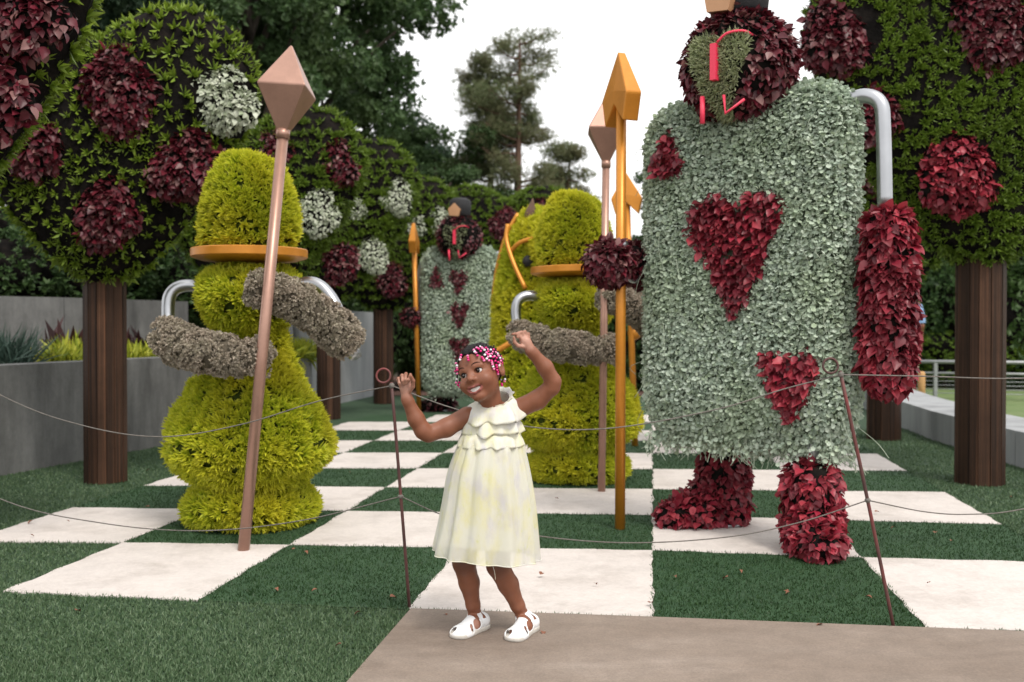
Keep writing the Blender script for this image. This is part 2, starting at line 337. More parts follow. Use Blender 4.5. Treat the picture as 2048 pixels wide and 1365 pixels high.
def copy_tree(o, parent=None):
    """a thing with its parts and sub-parts, sharing mesh data"""
    k = o.copy(); COL.objects.link(k); k.parent = parent
    for ch in o.children: copy_tree(ch, k)
    return k

# ------------------------------------------------------------------ the ground, the board, the path
def ground_poly(name, pts, z, mat, parent=None, kind=None, thick=None):
    P = [(p[0], p[1], z) for p in pts]
    if thick: VF = extrude([(p[0], p[1], z - thick) for p in pts][::-1], (0, 0, thick))
    else:
        n = len(P); V = np.vstack([P, np.mean(P, 0)]); VF = (V, np.array([[i, (i + 1) % n, n] for i in range(n)]))
        if np.cross(VF[0][VF[1][0][1]] - VF[0][VF[1][0][0]], VF[0][n] - VF[0][VF[1][0][0]])[2] < 0: VF = (VF[0], VF[1][:, ::-1])
    return part(name, VF, mat, parent, kind=kind, smooth=False)
ground_poly('ground', [(-400, -60), (400, -60), (400, 700), (-400, 700)], -.06, M['ground'], kind='structure')
TURF = [(-4.2, 1.0), (4.6, 1.0), (4.6, 8.5), (4.9, 13), (4.5, 16.5), (-2.2, 16.5), (-2.4, 13.9), (-3.1, 8.7), (-3.7, 7.0), (-4.2, 5)]
turf = ground_poly('turf', TURF, 0.0, M['turf'], kind='structure')
# rows of the board: image height of each row line at the left, middle and right; columns run to one vanishing point
KC = [-3.2, -2.45, -1.66, -.865, 0., .905, 1.765]
YR = []
for k in range(-1, 10):
    ym = YH + 1 / (.002232 + .000432 * k)
    if k == -1: YR.append((1150, 1239, 1270))
    elif k == 0: YR.append((1086, 1103, 1128))
    elif k == 1: YR.append((1017, 1032, 1052))
    elif k == 2: YR.append((972, 980, 988))
    elif k == 3: YR.append((937, 940, 945))
    elif k == 4: YR.append((906, 908, 910))
    else: YR.append((ym, ym, ym))
def corner(ci, ri):
    k = KC[ci]; yl, ym, yr = YR[ri]; y = ym
    if ri == 0:                       # the front edge: one long, slightly bent line
        fx = [0, 340, 822, 1305, 2048, 2600]; fy = [1185, 1201, 1221, 1239, 1268, 1290]; x = 1305
        for _ in range(12): x = 1305 + k * (y - YH); y = float(np.interp(x, fx, fy))
    else:
        for _ in range(8):
            x = 1305 + k * (y - YH); y = np.interp(x, [150, 1305, 2050], [yl, ym, yr])
    x = 1305 + k * (y - YH); g = gp(x, y); return np.array([g.x, g.y])
board = bpy.data.objects.new('chessboard_paving', None); COL.objects.link(board); board['kind'] = 'structure'
TILES = []; SQUARES = []
for ci in range(6):
    for ri in range(10):
        q = [corner(ci, ri), corner(ci + 1, ri), corner(ci + 1, ri + 1), corner(ci, ri + 1)]
        if ci == 0 and ri == 0: continue
        if ci == 5 and ri == 0: q[1] = q[1] + (.5, 0)
        if ri == 9 and ci in (0, 1, 5): continue
        pts = []
        for a in range(4):             # hand-laid edges: a little wander
            p0, p1 = q[a], q[(a + 1) % 4]; nn = max(2, int(np.linalg.norm(p1 - p0) / .09))
            d = (p1 - p0) / np.linalg.norm(p1 - p0); nrm = np.array([-d[1], d[0]])
            for t in range(nn):
                wd = 0 if t == 0 else .006 * math.sin(t * 1.9 + ci * 3 + ri * 5 + a) + .006 * random.uniform(-1, 1)
                pts.append(p0 + (p1 - p0) * t / nn + nrm * wd)
        if (ci - 3 + ri) % 2 == 0:
            TILES.append(np.array(q)); ground_poly('tile', pts, .006, M['tile'], board, thick=.03)
        else:
            SQUARES.append(np.array(q)); ground_poly('turf_square', pts, .004, M['turf_dark'], board)
pe = [gp(600, 1478), gp(822, 1222)] + [gp(x, y) for x, y in ((1305, 1239), (2048, 1268), (2700, 1294))]
PATH = [(p.x, p.y) for p in pe] + [(6, 2.9), (6, -1), (-.4, -1)]
path = ground_poly('path', PATH, .010, M['path'], kind='structure', thick=.06)
def inside(P, poly):
    x, y = P[:, 0], P[:, 1]; poly = np.asarray(poly); c = np.zeros(len(P), bool); n = len(poly)
    for i in range(n):
        (x0, y0), (x1, y1) = poly[i], poly[(i + 1) % n]
        c ^= ((y0 > y) != (y1 > y)) & (x < (x1 - x0) * (y - y0) / (y1 - y0 + 1e-12) + x0)
    return c
# short artificial pile, standing blade by blade
NB = 560000
yy = 2.7 + (rng.random(NB) ** 1.7) * 7.5; xx = (rng.random(NB) * 2 - 1) * (yy * .56 + .2) + .05 * yy
GP = np.stack([xx, yy, np.zeros(NB)], -1)
ok = inside(GP, TURF) & ~inside(GP, PATH)
for q in TILES: ok &= ~inside(GP, q.mean(0) + (q - q.mean(0)) * .985)
GP = GP[ok]; sq = np.zeros(len(GP), bool)
for q in SQUARES: sq |= inside(GP, q)
TB = (np.array([[-.16, 0, 0], [.16, 0, 0], [0.05, 1, 0]]), np.array([[0, 1, 2]]), np.zeros(3))
for nm_, msk, mt, lab in (('turf_grass', ~sq, 'turf_blade', 'pale green artificial turf pile around the chessboard paving'), ('dark_turf_grass', sq, 'turf_blade_dark', 'dark green artificial turf pile on the chessboard squares')):
    P = GP[msk]; n = len(P); R = frames(unit(ZU + .55 * rnd(n)), rnd(n)); S = rng.uniform(.008, .0165, n) * (1 + .05 * P[:, 1])
    VF, tp = scatter(TB, P, R, S); b = Bag().add(VF, M[mt], tp, False); o = b.build(nm_, kind='stuff'); tag(o, lab, 'turf')
# land behind the low wall on the right, mulch at the far end
ground_poly('lawn', [(4.25, 5), (40, 5), (40, 40), (4.0, 40), (4.9, 13), (4.6, 9)], -.03, M['lawn'], kind='structure')
ground_poly('mulch_bed', [(-2.6, 15.2), (4.4, 15.2), (4.4, 21), (-2.6, 21)], .008, M['mulch'], kind='structure')

# ------------------------------------------------------------------ retaining walls
def wall(name, label, line, z0, z1, th, mat, joints=(), panel=None):
    """line: (x, y) points of the foot of the front face; thickness to the left of the line; panels with shadow joints"""
    L = np.asarray(line, float); t = thing(name, label, 'wall', (L[0][0], L[0][1], 0))
    seg = np.linalg.norm(np.diff(L, axis=0), axis=1); s = np.concatenate([[0], np.cumsum(seg)]); tot = s[-1]
    n = max(1, round(tot / panel)) if panel else 1
    pos = lambda d: np.array([np.interp(d, s, L[:, 0]), np.interp(d, s, L[:, 1])])
    for i in range(n):
        a, b = tot * i / n + .004, tot * (i + 1) / n - .004; P = []
        ds = np.linspace(a, b, 6); f = [pos(d) for d in ds]; T = unit(np.gradient(np.array(f), axis=0)); N = np.stack([-T[:, 1], T[:, 0]], -1) * th
        poly = [tuple(p - L[0]) + (z0,) for p in f] + [tuple(p + nn - L[0]) + (z0,) for p, nn in zip(f[::-1], N[::-1])]
        part('panel', extrude(poly[::-1] if th < 0 else poly[::-1], (0, 0, z1 - z0)), mat, t, smooth=False)
    return t
wall('retaining_wall', 'long low grey concrete retaining wall beside the turf, below the planting bed', [(-4.25, 4.2), (-3.95, 5.6), (-3.6, 7.0), (-3.08, 8.8), (-2.72, 10.8), (-2.5, 12.4)], 0, .78, .25, M['wall'], panel=3.2)
wall('end_wall', 'taller pale concrete wall panel at the far end of the retaining wall', [(-2.5, 12.42), (-2.42, 13.4), (-2.1, 15.3)], 0, 1.28, .25, M['wall_pale'], panel=1.5)
wall('upper_wall', 'stained grey concrete wall behind the raised planting bed', [(-7.6, 8.3), (-5.6, 9.3), (-4.6, 10.4), (-3.9, 12.0)], .5, 1.36, .25, M['wall'], panel=1.7)
wall('wall_pillar', 'short pale concrete pier standing on the planting bed', [(-2.98, 12.3), (-2.72, 12.33)], .74, 1.38, .3, M['wall_pale'])
ground_poly('planting_soil', [(-4.5, 4.2), (-4.2, 5.6), (-3.83, 7.0), (-3.3, 8.8), (-2.95, 10.8), (-2.72, 12.4), (-3.8, 12.4), (-4.6, 10.6), (-5.6, 9.5), (-8.5, 8), (-8.5, 4)], .70, M['ground'], kind='structure')
ground_poly('upper_bank', [(-8, 8.9), (-5.7, 9.5), (-4.7, 10.6), (-4.0, 12.2), (-2.4, 16), (-2.5, 40), (-40, 40), (-40, 8)], 1.0, M['ground'], kind='structure')
wall('low_wall', 'low curved concrete seat wall beyond the turf beside the lawn', [(4.3, 4.0), (3.95, 5.6), (3.78, 7.2), (3.9, 9.2), (4.2, 11.2), (4.9, 14.5)], 0, .27, -.55, M['wall_pale'], panel=1.8)
# ------------------------------------------------------------------ bed plants
def grass_clump(label, loc, h, n, mat, spread=.6, w=.03, group=None, name='ornamental_grass'):
    t = thing(name, label, 'plant', loc, group=group); ax = unit(ZU + spread * rnd(n)); R = frames(ax, rnd(n)); P = rnd(n) * [.07, .07, 0]
    T = (np.array([[-w, 0, 0], [w, 0, 0], [w, .55, -.05], [-w, .55, -.05], [0, 1, -.28]]), np.array([[0, 1, 2], [0, 2, 3], [3, 2, 4]]), np.array([0, 0, .5, .5, 1]))
    VF, tp = scatter(T, P, R, rng.uniform(.6, 1, n) * h); Bag().add(VF, mat, tp, False).build('foliage', t, kind='stuff'); return t
p = at(15, 722, 7.9); grass_clump('blue green ornamental grass arching over the retaining wall', (p.x, p.y, .7), .42, 420, M['bluegrass'], .75, .02)
for i, (px, Y, hh) in enumerate(((118, 8.2, .26), (146, 8.6, .34), (268, 9.2, .26), (310, 9.6, .22), (610, 12.3, .26), (590, 11.6, .26))):
    p = at(px, 700, Y); grass_clump('yellow green leafy clump ' + ('beside the blue green grass', 'against the side of the board trunk', 'between the board trunk and the steel arm', 'behind the grey forearm of the pawn', 'in front of the concrete pier', 'behind the waist of the pawn')[i], (p.x, p.y, .7), hh, 260, M['yellowgrass'], .8, .06, 'yellow green clumps in the planting bed', 'bedding_plant')
for px, Y, hh, lb in ((135, 8.9, .48, 'tall dark burgundy leaved plant beside the board trunk'), (300, 10.3, .42, 'dark burgundy leaved plant behind the steel arm of the pawn'), (235, 9.6, .36, 'small burgundy leaved plant close to the board trunk')):
    p = at(px, 700, Y); grass_clump(lb, (p.x, p.y, .7), hh, 26, M['burgundy'], .45, .10, 'burgundy plants in the planting bed', 'canna_plant')

# ------------------------------------------------------------------ woodland behind
def broad_tree(seed, hgt, rx, rz, zc, mat, nclump=46, per=230, leaf=.17):
    r = np.random.default_rng(seed); V = []
    tr = [tube([(0, 0, 0), (.06, .03, hgt * .3), (-.05, .1, hgt * .6), (.08, 0, hgt * .93)], [.26, .2, .12, .03], 10, 18)]
    P = []
    for k in range(nclump):
        d = unit(r.normal(size=3)); d[2] = d[2] * .9 + .05; q = r.uniform(.5, 1.0)
        c = np.array([d[0] * rx * q, d[1] * rx * q, zc + d[2] * rz * q]); cs = r.uniform(.45, .85) * rx * .36
        m = per; o = unit(r.normal(size=(m, 3))) * (r.random((m, 1)) ** .45); P.append(c + o * cs * [1.15, 1.15, .62])
        if k % 3 == 0:
            z0 = max(hgt * .22, c[2] - rz * .75); tr.append(tube([(0, 0, z0), tuple(c * [.45, .45, 0] + [0, 0, (z0 + c[2]) / 2 + .1]), tuple(c)], [.09, .05, .015], 6, 8))
    P = np.concatenate(P); n = len(P); out = unit(P - [0, 0, zc]); R = frames(unit(out + .3 * ZU + .9 * r.normal(size=(n, 3))), out + .6 * ZU + .5 * r.normal(size=(n, 3)))
    VF, tp = scatter(SPRAY, P, R, r.uniform(.6, 1.2, n) * leaf)
    return mesh_of('crown', VF[0], VF[1], mat, tip=tp, smooth=False), mesh_of('trunk', *join(*tr), M['bark'])
TREES = [broad_tree(s, 10.5, 3.1, 3.9, 6.6, M['tree1' if s != 23 else 'tree2']) for s in (21, 22, 23)]
def place_tree(k, px, Y, sc, rz, label, zsc=None, z0=0.):
    p = at(px, 600, Y); t = thing('broadleaf_tree', label, 'tree', (p.x, Y, z0), rz, 'broadleaf trees behind the garden'); t.scale = (sc, sc, zsc or sc)
    link('crown', TREES[k][0], t, kind=None); link('trunk', TREES[k][1], t)
place_tree(0, 500, 19.5, .98, .3, 'tall dark broadleaf tree rising behind the copper spear head', z0=.8)
place_tree(1, 612, 23, 1.02, 2.1, 'dark broadleaf tree whose crown edge meets the white sky', z0=.8)
place_tree(2, 795, 26, .62, 4.0, 'smaller cool green tree between the tall trees and the pines', z0=.5)
place_tree(1, 868, 25, .60, 4.4, 'middling broadleaf tree stepping down from the tall trees towards the pines', z0=.2)
place_tree(2, 905, 28, .50, 1.2, 'small cool green tree filling in beneath the pines', z0=.2)
place_tree(0, 1010, 30, .46, 2.2, 'low broadleaf tree between the two pine trunks', z0=.2)
place_tree(1, 1085, 29, .42, .7, 'low broadleaf tree beneath the shortest pine', z0=.2)
place_tree(1, 330, 20, 1.0, 1.0, 'dark broadleaf tree behind the patched topiary heart with white leaves', z0=.9)
place_tree(2, 70, 17, .95, 5.2, 'dark broadleaf tree above the upper concrete wall', z0=.9)
place_tree(0, -220, 16, .95, 2.6, 'dark broadleaf tree beyond the near topiary heart', z0=.9)
place_tree(1, 1385, 30, .62, 3.3, 'distant broadleaf tree behind the large playing card topiary', z0=.0)
place_tree(0, 2230, 23, .85, 3.9, 'broadleaf tree behind the cable fence', z0=.0)
place_tree(2, 1880, 27, .72, 1.4, 'broadleaf tree beyond the lawn behind the standing person', z0=.0)
def pine(seed, hgt, spread, label, px, Y, lean=0.):
    r = np.random.default_rng(seed); p = at(px, 600, Y); t = thing('pine_tree', label, 'tree', (p.x, Y, 0), 0, 'pines against the sky')
    tr = [tube([(0, 0, 0), (lean * .4, 0, hgt * .5), (lean, 0, hgt)], [.16, .11, .02], 8, 16)]; P = []
    for k in range(46):
        f = r.uniform(.22, 1.0); a = r.uniform(0, 6.28); L = spread * (1.1 - f) ** .6 * r.uniform(.35, 1.1) + .15; z = hgt * f
        b = np.array([lean * f, 0, z]); e = b + [math.cos(a) * L, math.sin(a) * L, L * r.uniform(.1, .5)]
        tr.append(tube([b, (b + e) / 2 + [0, 0, -.08], e], [.035, .02, .008], 5, 6))
        for q in range(3):
            c = b + (e - b) * r.uniform(.45, 1.05) + r.normal(size=3) * .10; m = 58
            P.append(c + unit(r.normal(size=(m, 3))) * r.random((m, 1)) ** .5 * [.36, .36, .22])
    P = np.concatenate(P); n = len(P); R = frames(unit(.5 * ZU + r.normal(size=(n, 3))), r.normal(size=(n, 3)))
    VF, tp = scatter(T_tuft(5, 1.2, .07, seed, .6), P, R, r.uniform(.09, .18, n))
    Bag().add(VF, M['pine'], tp, False).build('crown', t); part('trunk', join(*tr), M['pinebark'], t)
pine(31, 8.4, 1.75, 'tall pine with a bare reddish trunk against white sky', 1032, 25.5, .1)
pine(32, 8.0, 1.5, 'slimmer pine standing left beside the tallest pine', 985, 26.5, -.1)
pine(33, 5.8, 1.3, 'short pine with sparse side branches on its right', 1118, 27, .3)
SHR = {}
def shrub_mesh(mat, k, n=6000, leaf=.085):
    key = (mat, k)
    if key not in SHR:                 # a 1.3 m wide, 1.8 m tall bush of nine lobes
        r = np.random.default_rng(500 + k); bg_ = Bag()
        for q in range(9):
            c = np.array([r.uniform(-.7, .7) * 1.3, r.uniform(-.5, .5) * .9, 1.8 * r.uniform(.25, .75)]); rr = np.array([.65, .52, .61]) * r.uniform(.8, 1.1)
            bg_.add(ball(c, rr * .8, 12, 8), M['mesh']); P, N = sample(ball(c, rr, 14, 9), n // 9); VF, tp = scatter(SPRAY, P, fan(P, N, .2, .8), r.uniform(.7, 1.4, len(P)) * leaf); bg_.add(VF, M[mat], tp, False)
        o = bg_.build('foliage'); SHR[key] = o.data; bpy.data.objects.remove(o)
    return SHR[key]
SNO = [0]
def shrub(label, px, Y, rx, hgt, mat, group, z0=0., n=6000, name='shrub'):
    p = at(px, 600, Y); SNO[0] += 1; mk = 'hedge' if mat == M['hedge'] else 'green_mat'; t = thing(name, label, 'shrub', (p.x, Y, z0), 0, group)
    f = link('foliage', shrub_mesh(mk, SNO[0] % 3 if mk == 'hedge' else 0, 6000 if mk == 'hedge' else 2600), t); f.scale = (rx / 1.3, rx / 1.3, hgt / 1.8); f.rotation_euler = (0, 0, math.pi * (SNO[0] // 3 % 2))
    part('stem', tube([(0, 0, -.1), (0, .02, hgt * .5)], [.05, .03], 6), M['bark'], t)
for i, (px, Y, rx, hh, z0) in enumerate(((-60, 11.5, 1.3, 1.5, .9), (110, 12.6, 1.4, 1.6, .9), (330, 13.6, 1.4, 1.7, .9), (450, 14.8, 1.3, 1.7, .9), (600, 16.5, 1.4, 1.9, .8), (700, 18, 1.4, 2.0, .6))):
    shrub('dark green shrub ' + ('above the wall behind the near topiary heart', 'above the upper wall beside the board trunk', 'on the bank left of the gold green pawn', 'on the bank directly behind the gold green pawn', 'on the bank behind the concrete pier', 'on the bank above the pale end wall')[i], px, Y, rx, hh, M['hedge'], 'dark shrubs above the walls', z0)
for i, (px, Y, rx, hh) in enumerate(((800, 16.4, .85, 1.75), (905, 17.2, 1.2, 2.0), (1060, 17.5, 1.3, 2.0), (1200, 17, 1.2, 1.9), (1330, 16.5, 1.2, 1.9), (1450, 17, 1.3, 2.0))):
    shrub('dark hedge shrub at the far end ' + ('behind the small orange spear', 'behind the smaller card', 'behind the horse topiary', 'behind the second pawn', 'behind the hidden orange spear', 'behind the large card')[i], px, Y, rx, hh, M['hedge'], 'hedge shrubs at the far end', 0)
for i, (px, Y, rx, hh) in enumerate(((1660, 19.5, 1.8, 2.6), (1830, 19, 1.9, 2.9), (1960, 18.6, 1.9, 3.0), (2080, 18, 1.9, 3.0), (1750, 21.5, 2.0, 3.8), (1930, 21.5, 2.2, 4.4), (2110, 20.5, 2.2, 4.6))):
    shrub(('leafy hedge shrub behind the hanging red arm', 'leafy hedge shrub behind the standing person', 'leafy hedge shrub behind the thick board trunk', 'leafy hedge shrub behind the end of the cable fence', 'taller hedge shrub rising behind the one at the red arm', 'taller hedge shrub rising behind the thick board trunk', 'tallest hedge shrub at the end of the cable fence')[i], px, Y, rx, hh, M['hedge'], 'hedge shrubs behind the cable fence', 0, 7000)
for px, Y, lb in ((1890, 16.9, 'low pale green bush between the person and the thick board trunk'), (2040, 16.4, 'low pale green bush on the far side of the thick board trunk')):
    shrub(lb, px, Y + 1, .9, .95, M['green_mat'], 'low bushes behind the fence cables', 0, 3000)
# ------------------------------------------------------------------ cable fence, the far person
f0 = at(1780, 700, 15.2); f1 = at(2260, 700, 14.2)
fence = thing('cable_fence', 'thin grey cable railing between the lawn and the hedge', 'fence', (f0.x, f0.y, 0)); D = np.array([f1.x - f0.x, f1.y - f0.y, 0])
for k in range(6): part('post', shift(box(-.025, .025, -.025, .025, 0, .52), D * k / 5), M['galv'], fence, smooth=False)
part('handrail', tube([(0, 0, .53), tuple(D + [0, 0, .53])], .028, 8), M['galv'], fence)
part('handrail', tube([(0, 0, .36), tuple(D + [0, 0, .36])], .018, 8), M['galv'], fence)
for k in range(5): part('cable', tube([(0, 0, .06 + .06 * k), tuple(D + [0, 0, .06 + .06 * k])], .006, 5), M['galv'], fence)
p = at(1843, 790, 12.6); t = thing('wooden_post', 'short pale wooden post beside the standing person', 'post', (p.x, p.y, 0)); part('shaft', lathe([(.045, 0), (.045, .46), (.03, .49)], 10), M['wood'], t); part('base', lathe([(.07, -.03), (.07, .03), (.05, .05)], 12), M['galv'], t)

# ------------------------------------------------------------------ heart topiary trees
def heart_outline(w, z0, hgt, n=64, notch=.13):
    R = np.array([(0, 0), (.30, .12), (.60, .32), (.86, .57), (1.0, .78), (.99, .93), (.86, 1.05), (.66, 1.13), (.46, 1.15), (.24, 1.10), (0, 1.15 - notch)]) / [1, 1.15]
    L = R[1:-1][::-1] * [-1, 1]; P = np.vstack([R, L, R[:1]]); C = cr(P, n + 1)[:-1]; return C * [w, hgt] + [0, z0]
LM = {}
def leafm(key, T=None):
    if key not in LM: LM[key] = leaf_mesh('leaf', T if T is not None else LEAF, M[key])
    return LM[key]
def patch(parent, c, r, mat, front=-1, Tn=.33, n_obj=60, n_fill=170, leaf=.075, name='leaf_patch'):
    r *= 1.16
    """a bulging cluster of big leaves growing on the crown"""
    lob = []
    for k in range(6):
        an_ = k * 1.05 + rng.uniform(0, .9); q_ = r * rng.uniform(.28, .52) if k else 0; rr = r * (rng.uniform(.38, .58) if k else .62); lob.append(ball((q_ * math.cos(an_), 0, q_ * math.sin(an_)), (rr, rr * .62, rr), 14, 9))
    o0 = join(*lob)
    bgp = Bag().add(o0, M['mesh']); inn = lambda P: np.min([np.sqrt((((P - v.mean(0)) / (np.ptp(v, 0) / 2)) ** 2).sum(1)) for v, _ in lob], 0) > .97
    P, N = sample(o0, int(area(o0) * (4200 if mat == 'white' else 2500) * (1 if n_obj else .8)), lambda P, N: (N[:, 1] * front > -.3) & inn(P)); R = hang(P, N, .8, .6, .55); VF, tp = scatter(LEAF, P, R, rng.uniform(.6, 1.0, len(P)) * leaf); bgp.add(VF, M[mat], tp)
    o = bgp.build(name, parent, c, kind='stuff')
    if n_obj:
        P, N = sample(o0, n_obj * 6, lambda P, N: (N[:, 1] * front > .1) & inn(P)); P, N = P[:n_obj] + N[:n_obj] * .012, N[:n_obj]; R = hang(P, N, 1., .7, .5)
        leaf_objs('leaf', leafm(mat), P, R, rng.uniform(.8, 1.25, len(P)) * leaf, o)
    return o
def topiary_tree(label, X, Y, patches, w=1.03, z0=1.28, hgt=1.93, T=.34, tufts='spaced', near=True, yaw=0., trunk_w=.125, leaf=.060, nobj=60):
    t = thing('topiary_tree', label, 'topiary tree', (X, Y, 0), yaw, 'heart shaped topiary trees')
    # trunk of dark boards
    k = 14; tk = bpy.data.objects.new('trunk', None); COL.objects.link(tk); tk.parent = t; P = []
    core = lathe([(trunk_w * .9, 0), (trunk_w * .9, z0 + .25)], 20); bpy.data.objects.remove(tk); tk = part('trunk', core, M['bark_plank'], t)
    ws = np.array([random.uniform(.6, 1.5) for i in range(k)]); ws *= 2 * math.pi / ws.sum(); a = 0
    for i in range(k):
        a += ws[i] / 2; wd = trunk_w * ws[i] / 2 * 1.0; q = random.uniform(-.003, .003)
        V, Fc = box(-wd, wd, -.014, .014, .0 + random.uniform(0, .006), z0 + .22); V = V * 1.0; V[:, 1] -= trunk_w - .006 + q
        V, Fc = xform((V, Fc), Matrix.Rotation(a, 4, 'Z')); a += ws[i] / 2; part('board', (V, Fc), M['bark_plank'], tk, smooth=False)
    zr = z0
    if tufts != 'spaced' and not near: zr = 0.
    O = heart_outline(w if near else 1.03, zr, hgt if near else 1.93); body = pillow(O, T, 12, 3.2, (0, zr + (hgt if near else 1.93) * .58))
    pc = [(np.array([c[0], 0, c[1]]), r) for c, r, m in patches]
    def keep(P, N):
        m = np.ones(len(P), bool)
        for c, r in pc: m &= ~((np.hypot(P[:, 0] - c[0], P[:, 2] - c[2]) < r * .85) & (P[:, 1] < 0))
        return m
    crown = Bag().add(body, M['mesh']); ob = None
    if not near:
        if 'far_crown' not in LM:
            P, N = sample(body, 3400, lambda P, N: np.sin(P[:, 2] * 2 * math.pi / .115 + 1.2 * np.sin(P[:, 0] * 2.3) + .8 * wav(P, 5, 3)) + .9 * wav(P, 7, 4) > -.55)
            VF, tp = scatter(TUFT2, P, fan(P, N, .4, .35), rng.uniform(.05, .085, len(P))); crown.add(VF, M['green_mat'], tp, False); ob = crown.build('crown', t); LM['far_crown'] = ob.data
        else: ob = link('crown', LM['far_crown'], t)
        ob.location = (0, 0, z0); ob.scale = (w / 1.03, 1, hgt / 1.93)
    elif tufts == 'spaced':
        sp = .070
        P, N = sample(body, 14000, keep); order = rng.permutation(len(P)); acc = []; g = {}
        for i in order:
            p = P[i]; key = tuple((p / sp).astype(int)); okk = True
            for dx in (-1, 0, 1):
                for dy in (-1, 0, 1):
                    for dz in (-1, 0, 1):
                        for j in g.get((key[0] + dx, key[1] + dy, key[2] + dz), ()):
                            if np.linalg.norm(P[j] - p) < sp: okk = False
            if okk: g.setdefault(key, []).append(i); acc.append(i)
        acc = np.array(acc); P, N = P[acc], N[acc]; fr = np.argsort(P[:, 1])
        sc_ = rng.uniform(.040, .070, len(P)) * (1.15 - .25 * wav(P, 3, 5)); R = fan(P, N, .45, .25)
        nn = 290 if near else 0; a, b = fr[:nn], fr[nn:]
        VF, tp = scatter(TUFT2, P[b], R[b], sc_[b]); crown.add(VF, M['green_tuft'], tp, False)
        # small side shoots between the tufts
        Pq, Nq = sample(body, 16000, lambda P_, N_: keep(P_, N_) & (wav(P_, 6, 77) + .5 * wav(P_, 17, 5) > .1)); VF, tp = scatter(BL, Pq, fan(Pq, Nq, .3, .6), rng.uniform(.025, .05, len(Pq))); crown.add(VF, M['green_tuft'], tp, False)
        ob = crown.build('crown', t)
        if nn: leaf_objs('tuft', leafm('green_tuft', TUFT2), P[a], R[a], sc_[a], ob)
    else:
        nn = 7500 if near else 3200
        P, N = sample(body, nn, lambda P, N: keep(P, N) & (np.sin(P[:, 2] * 2 * math.pi / .115 + 1.2 * np.sin(P[:, 0] * 2.3) + .8 * wav(P, 5, 3)) + .9 * wav(P, 7, 4) > -.55))
        VF, tp = scatter(TUFT2, P, fan(P, N, .4, .35), rng.uniform(.036, .060, len(P)) * (1 if near else 1.4)); crown.add(VF, M['green_mat'], tp, False); ob = crown.build('crown', t)
    for c, r, m in patches:
        s = 1.0; yy_ = -T * max(.0, 1 - (math.hypot(c[0] / w, (c[1] - z0 - hgt * .58) / (hgt * .5))) ** 3.2) ** .5 * .9 if True else 0
        patch(t, (c[0], yy_, c[1]), r, m, n_obj=nobj if near else 0, leaf=leaf * (.72 if m == 'white' else 1), n_fill=(1300 if m == 'white' else 640) if near else (1000 if m == 'white' else 480))
    part('wire', tube([(-w * .55, -T * .72, z0 + hgt * .36), (0, -T * 1.02, z0 + hgt * .5), (w * .6, -T * .75, z0 + hgt * .62)], .002, 5, 14), M['mesh'], t)
    part('wire', tube([(-w * .6, -T * .72, z0 + hgt * .62), (0, -T * 1.02, z0 + hgt * .46), (w * .45, -T * .75, z0 + hgt * .28)], .002, 5, 14), M['mesh'], t)
    return t
def loc_of(px, py, X, Y, T=.3):
    q = at(px, py, Y - T); return (q.x - X, q.z)
A = (-2.76, 6.75)
topiary_tree('heart topiary on a dark board trunk with five leaf patches, one of them white', *A,
    [(loc_of(248, 185, *A), .27, 'red_dark'), (loc_of(438, 200, *A), .225, 'white'), (loc_of(375, 340, *A), .25, 'red_dark'), (loc_of(215, 420, *A), .23, 'red_dark'), (loc_of(85, 305, *A), .2, 'red_dark')])
Z = (-2.85, 4.4)
topiary_tree('nearest heart topiary, cut by the picture edge, with two large red leaf patches', *Z,
    [(loc_of(42, 22, *Z), .165, 'red_dark'), (loc_of(-22, 185, *Z), .16, 'red_dark'), (loc_of(-300, 60, *Z), .25, 'red_dark')], leaf=.052)
Bt = (-2.41, 9.3)
topiary_tree('heart topiary behind the left pawn with red patches and one white patch', *Bt,
    [(loc_of(672, 325, *Bt), .2, 'red_dark'), (loc_of(560, 300, *Bt), .17, 'red_dark'), (loc_of(636, 425, *Bt), .2, 'white'), (loc_of(672, 528, *Bt), .19, 'red_dark'), (loc_of(440, 420, *Bt), .2, 'red_dark')], near=False, tufts='mat', z0=1.2, hgt=1.92)
Ct = (-2.1, 11.4)
topiary_tree('heart topiary with dense green tufts and three patches behind the steel elbow', *Ct,
    [(loc_of(716, 418, *Ct), .14, 'white'), (loc_of(745, 505, *Ct), .2, 'white'), (loc_of(793, 395, *Ct), .22, 'white')], near=False, tufts='mat')
Dt = (-1.77, 13.7)
topiary_tree('heart topiary whose red patch sits beside the small card spear', *Dt,
    [(loc_of(880, 440, *Dt), .19, 'white'), (loc_of(780, 555, *Dt), .25, 'red_dark'), (loc_of(833, 455, *Dt), .14, 'white')], near=False, tufts='mat', z0=1.2)
Et = (-.07, 15.2)
topiary_tree('heart topiary at the far end whose two lobes rise behind the smaller card', *Et,
    [(loc_of(1010, 455, *Et), .26, 'red_dark'), (loc_of(915, 435, *Et), .16, 'red_dark'), (loc_of(1085, 425, *Et), .2, 'red_dark')], near=False, tufts='mat', w=1.12)
R1 = (3.14, 6.68)
topiary_tree('heart topiary in mossy green rows on the trunk beside the low wall', *R1,
    [(loc_of(1690, 70, *R1), .26, 'red_dark'), (loc_of(1985, 55, *R1), .27, 'red_dark'), (loc_of(1922, 345, *R1), .27, 'red'), (loc_of(1757, 225, *R1), .17, 'red_dark')], w=1.17, z0=1.38, hgt=2.25, tufts='rows', trunk_w=.145)
R2 = (3.48, 9.3)
topiary_tree('heart topiary mostly hidden behind the large playing card', *R2,
    [(loc_of(1740, 330, *R2), .25, 'red_dark')], near=False, tufts='rows', trunk_w=.14)

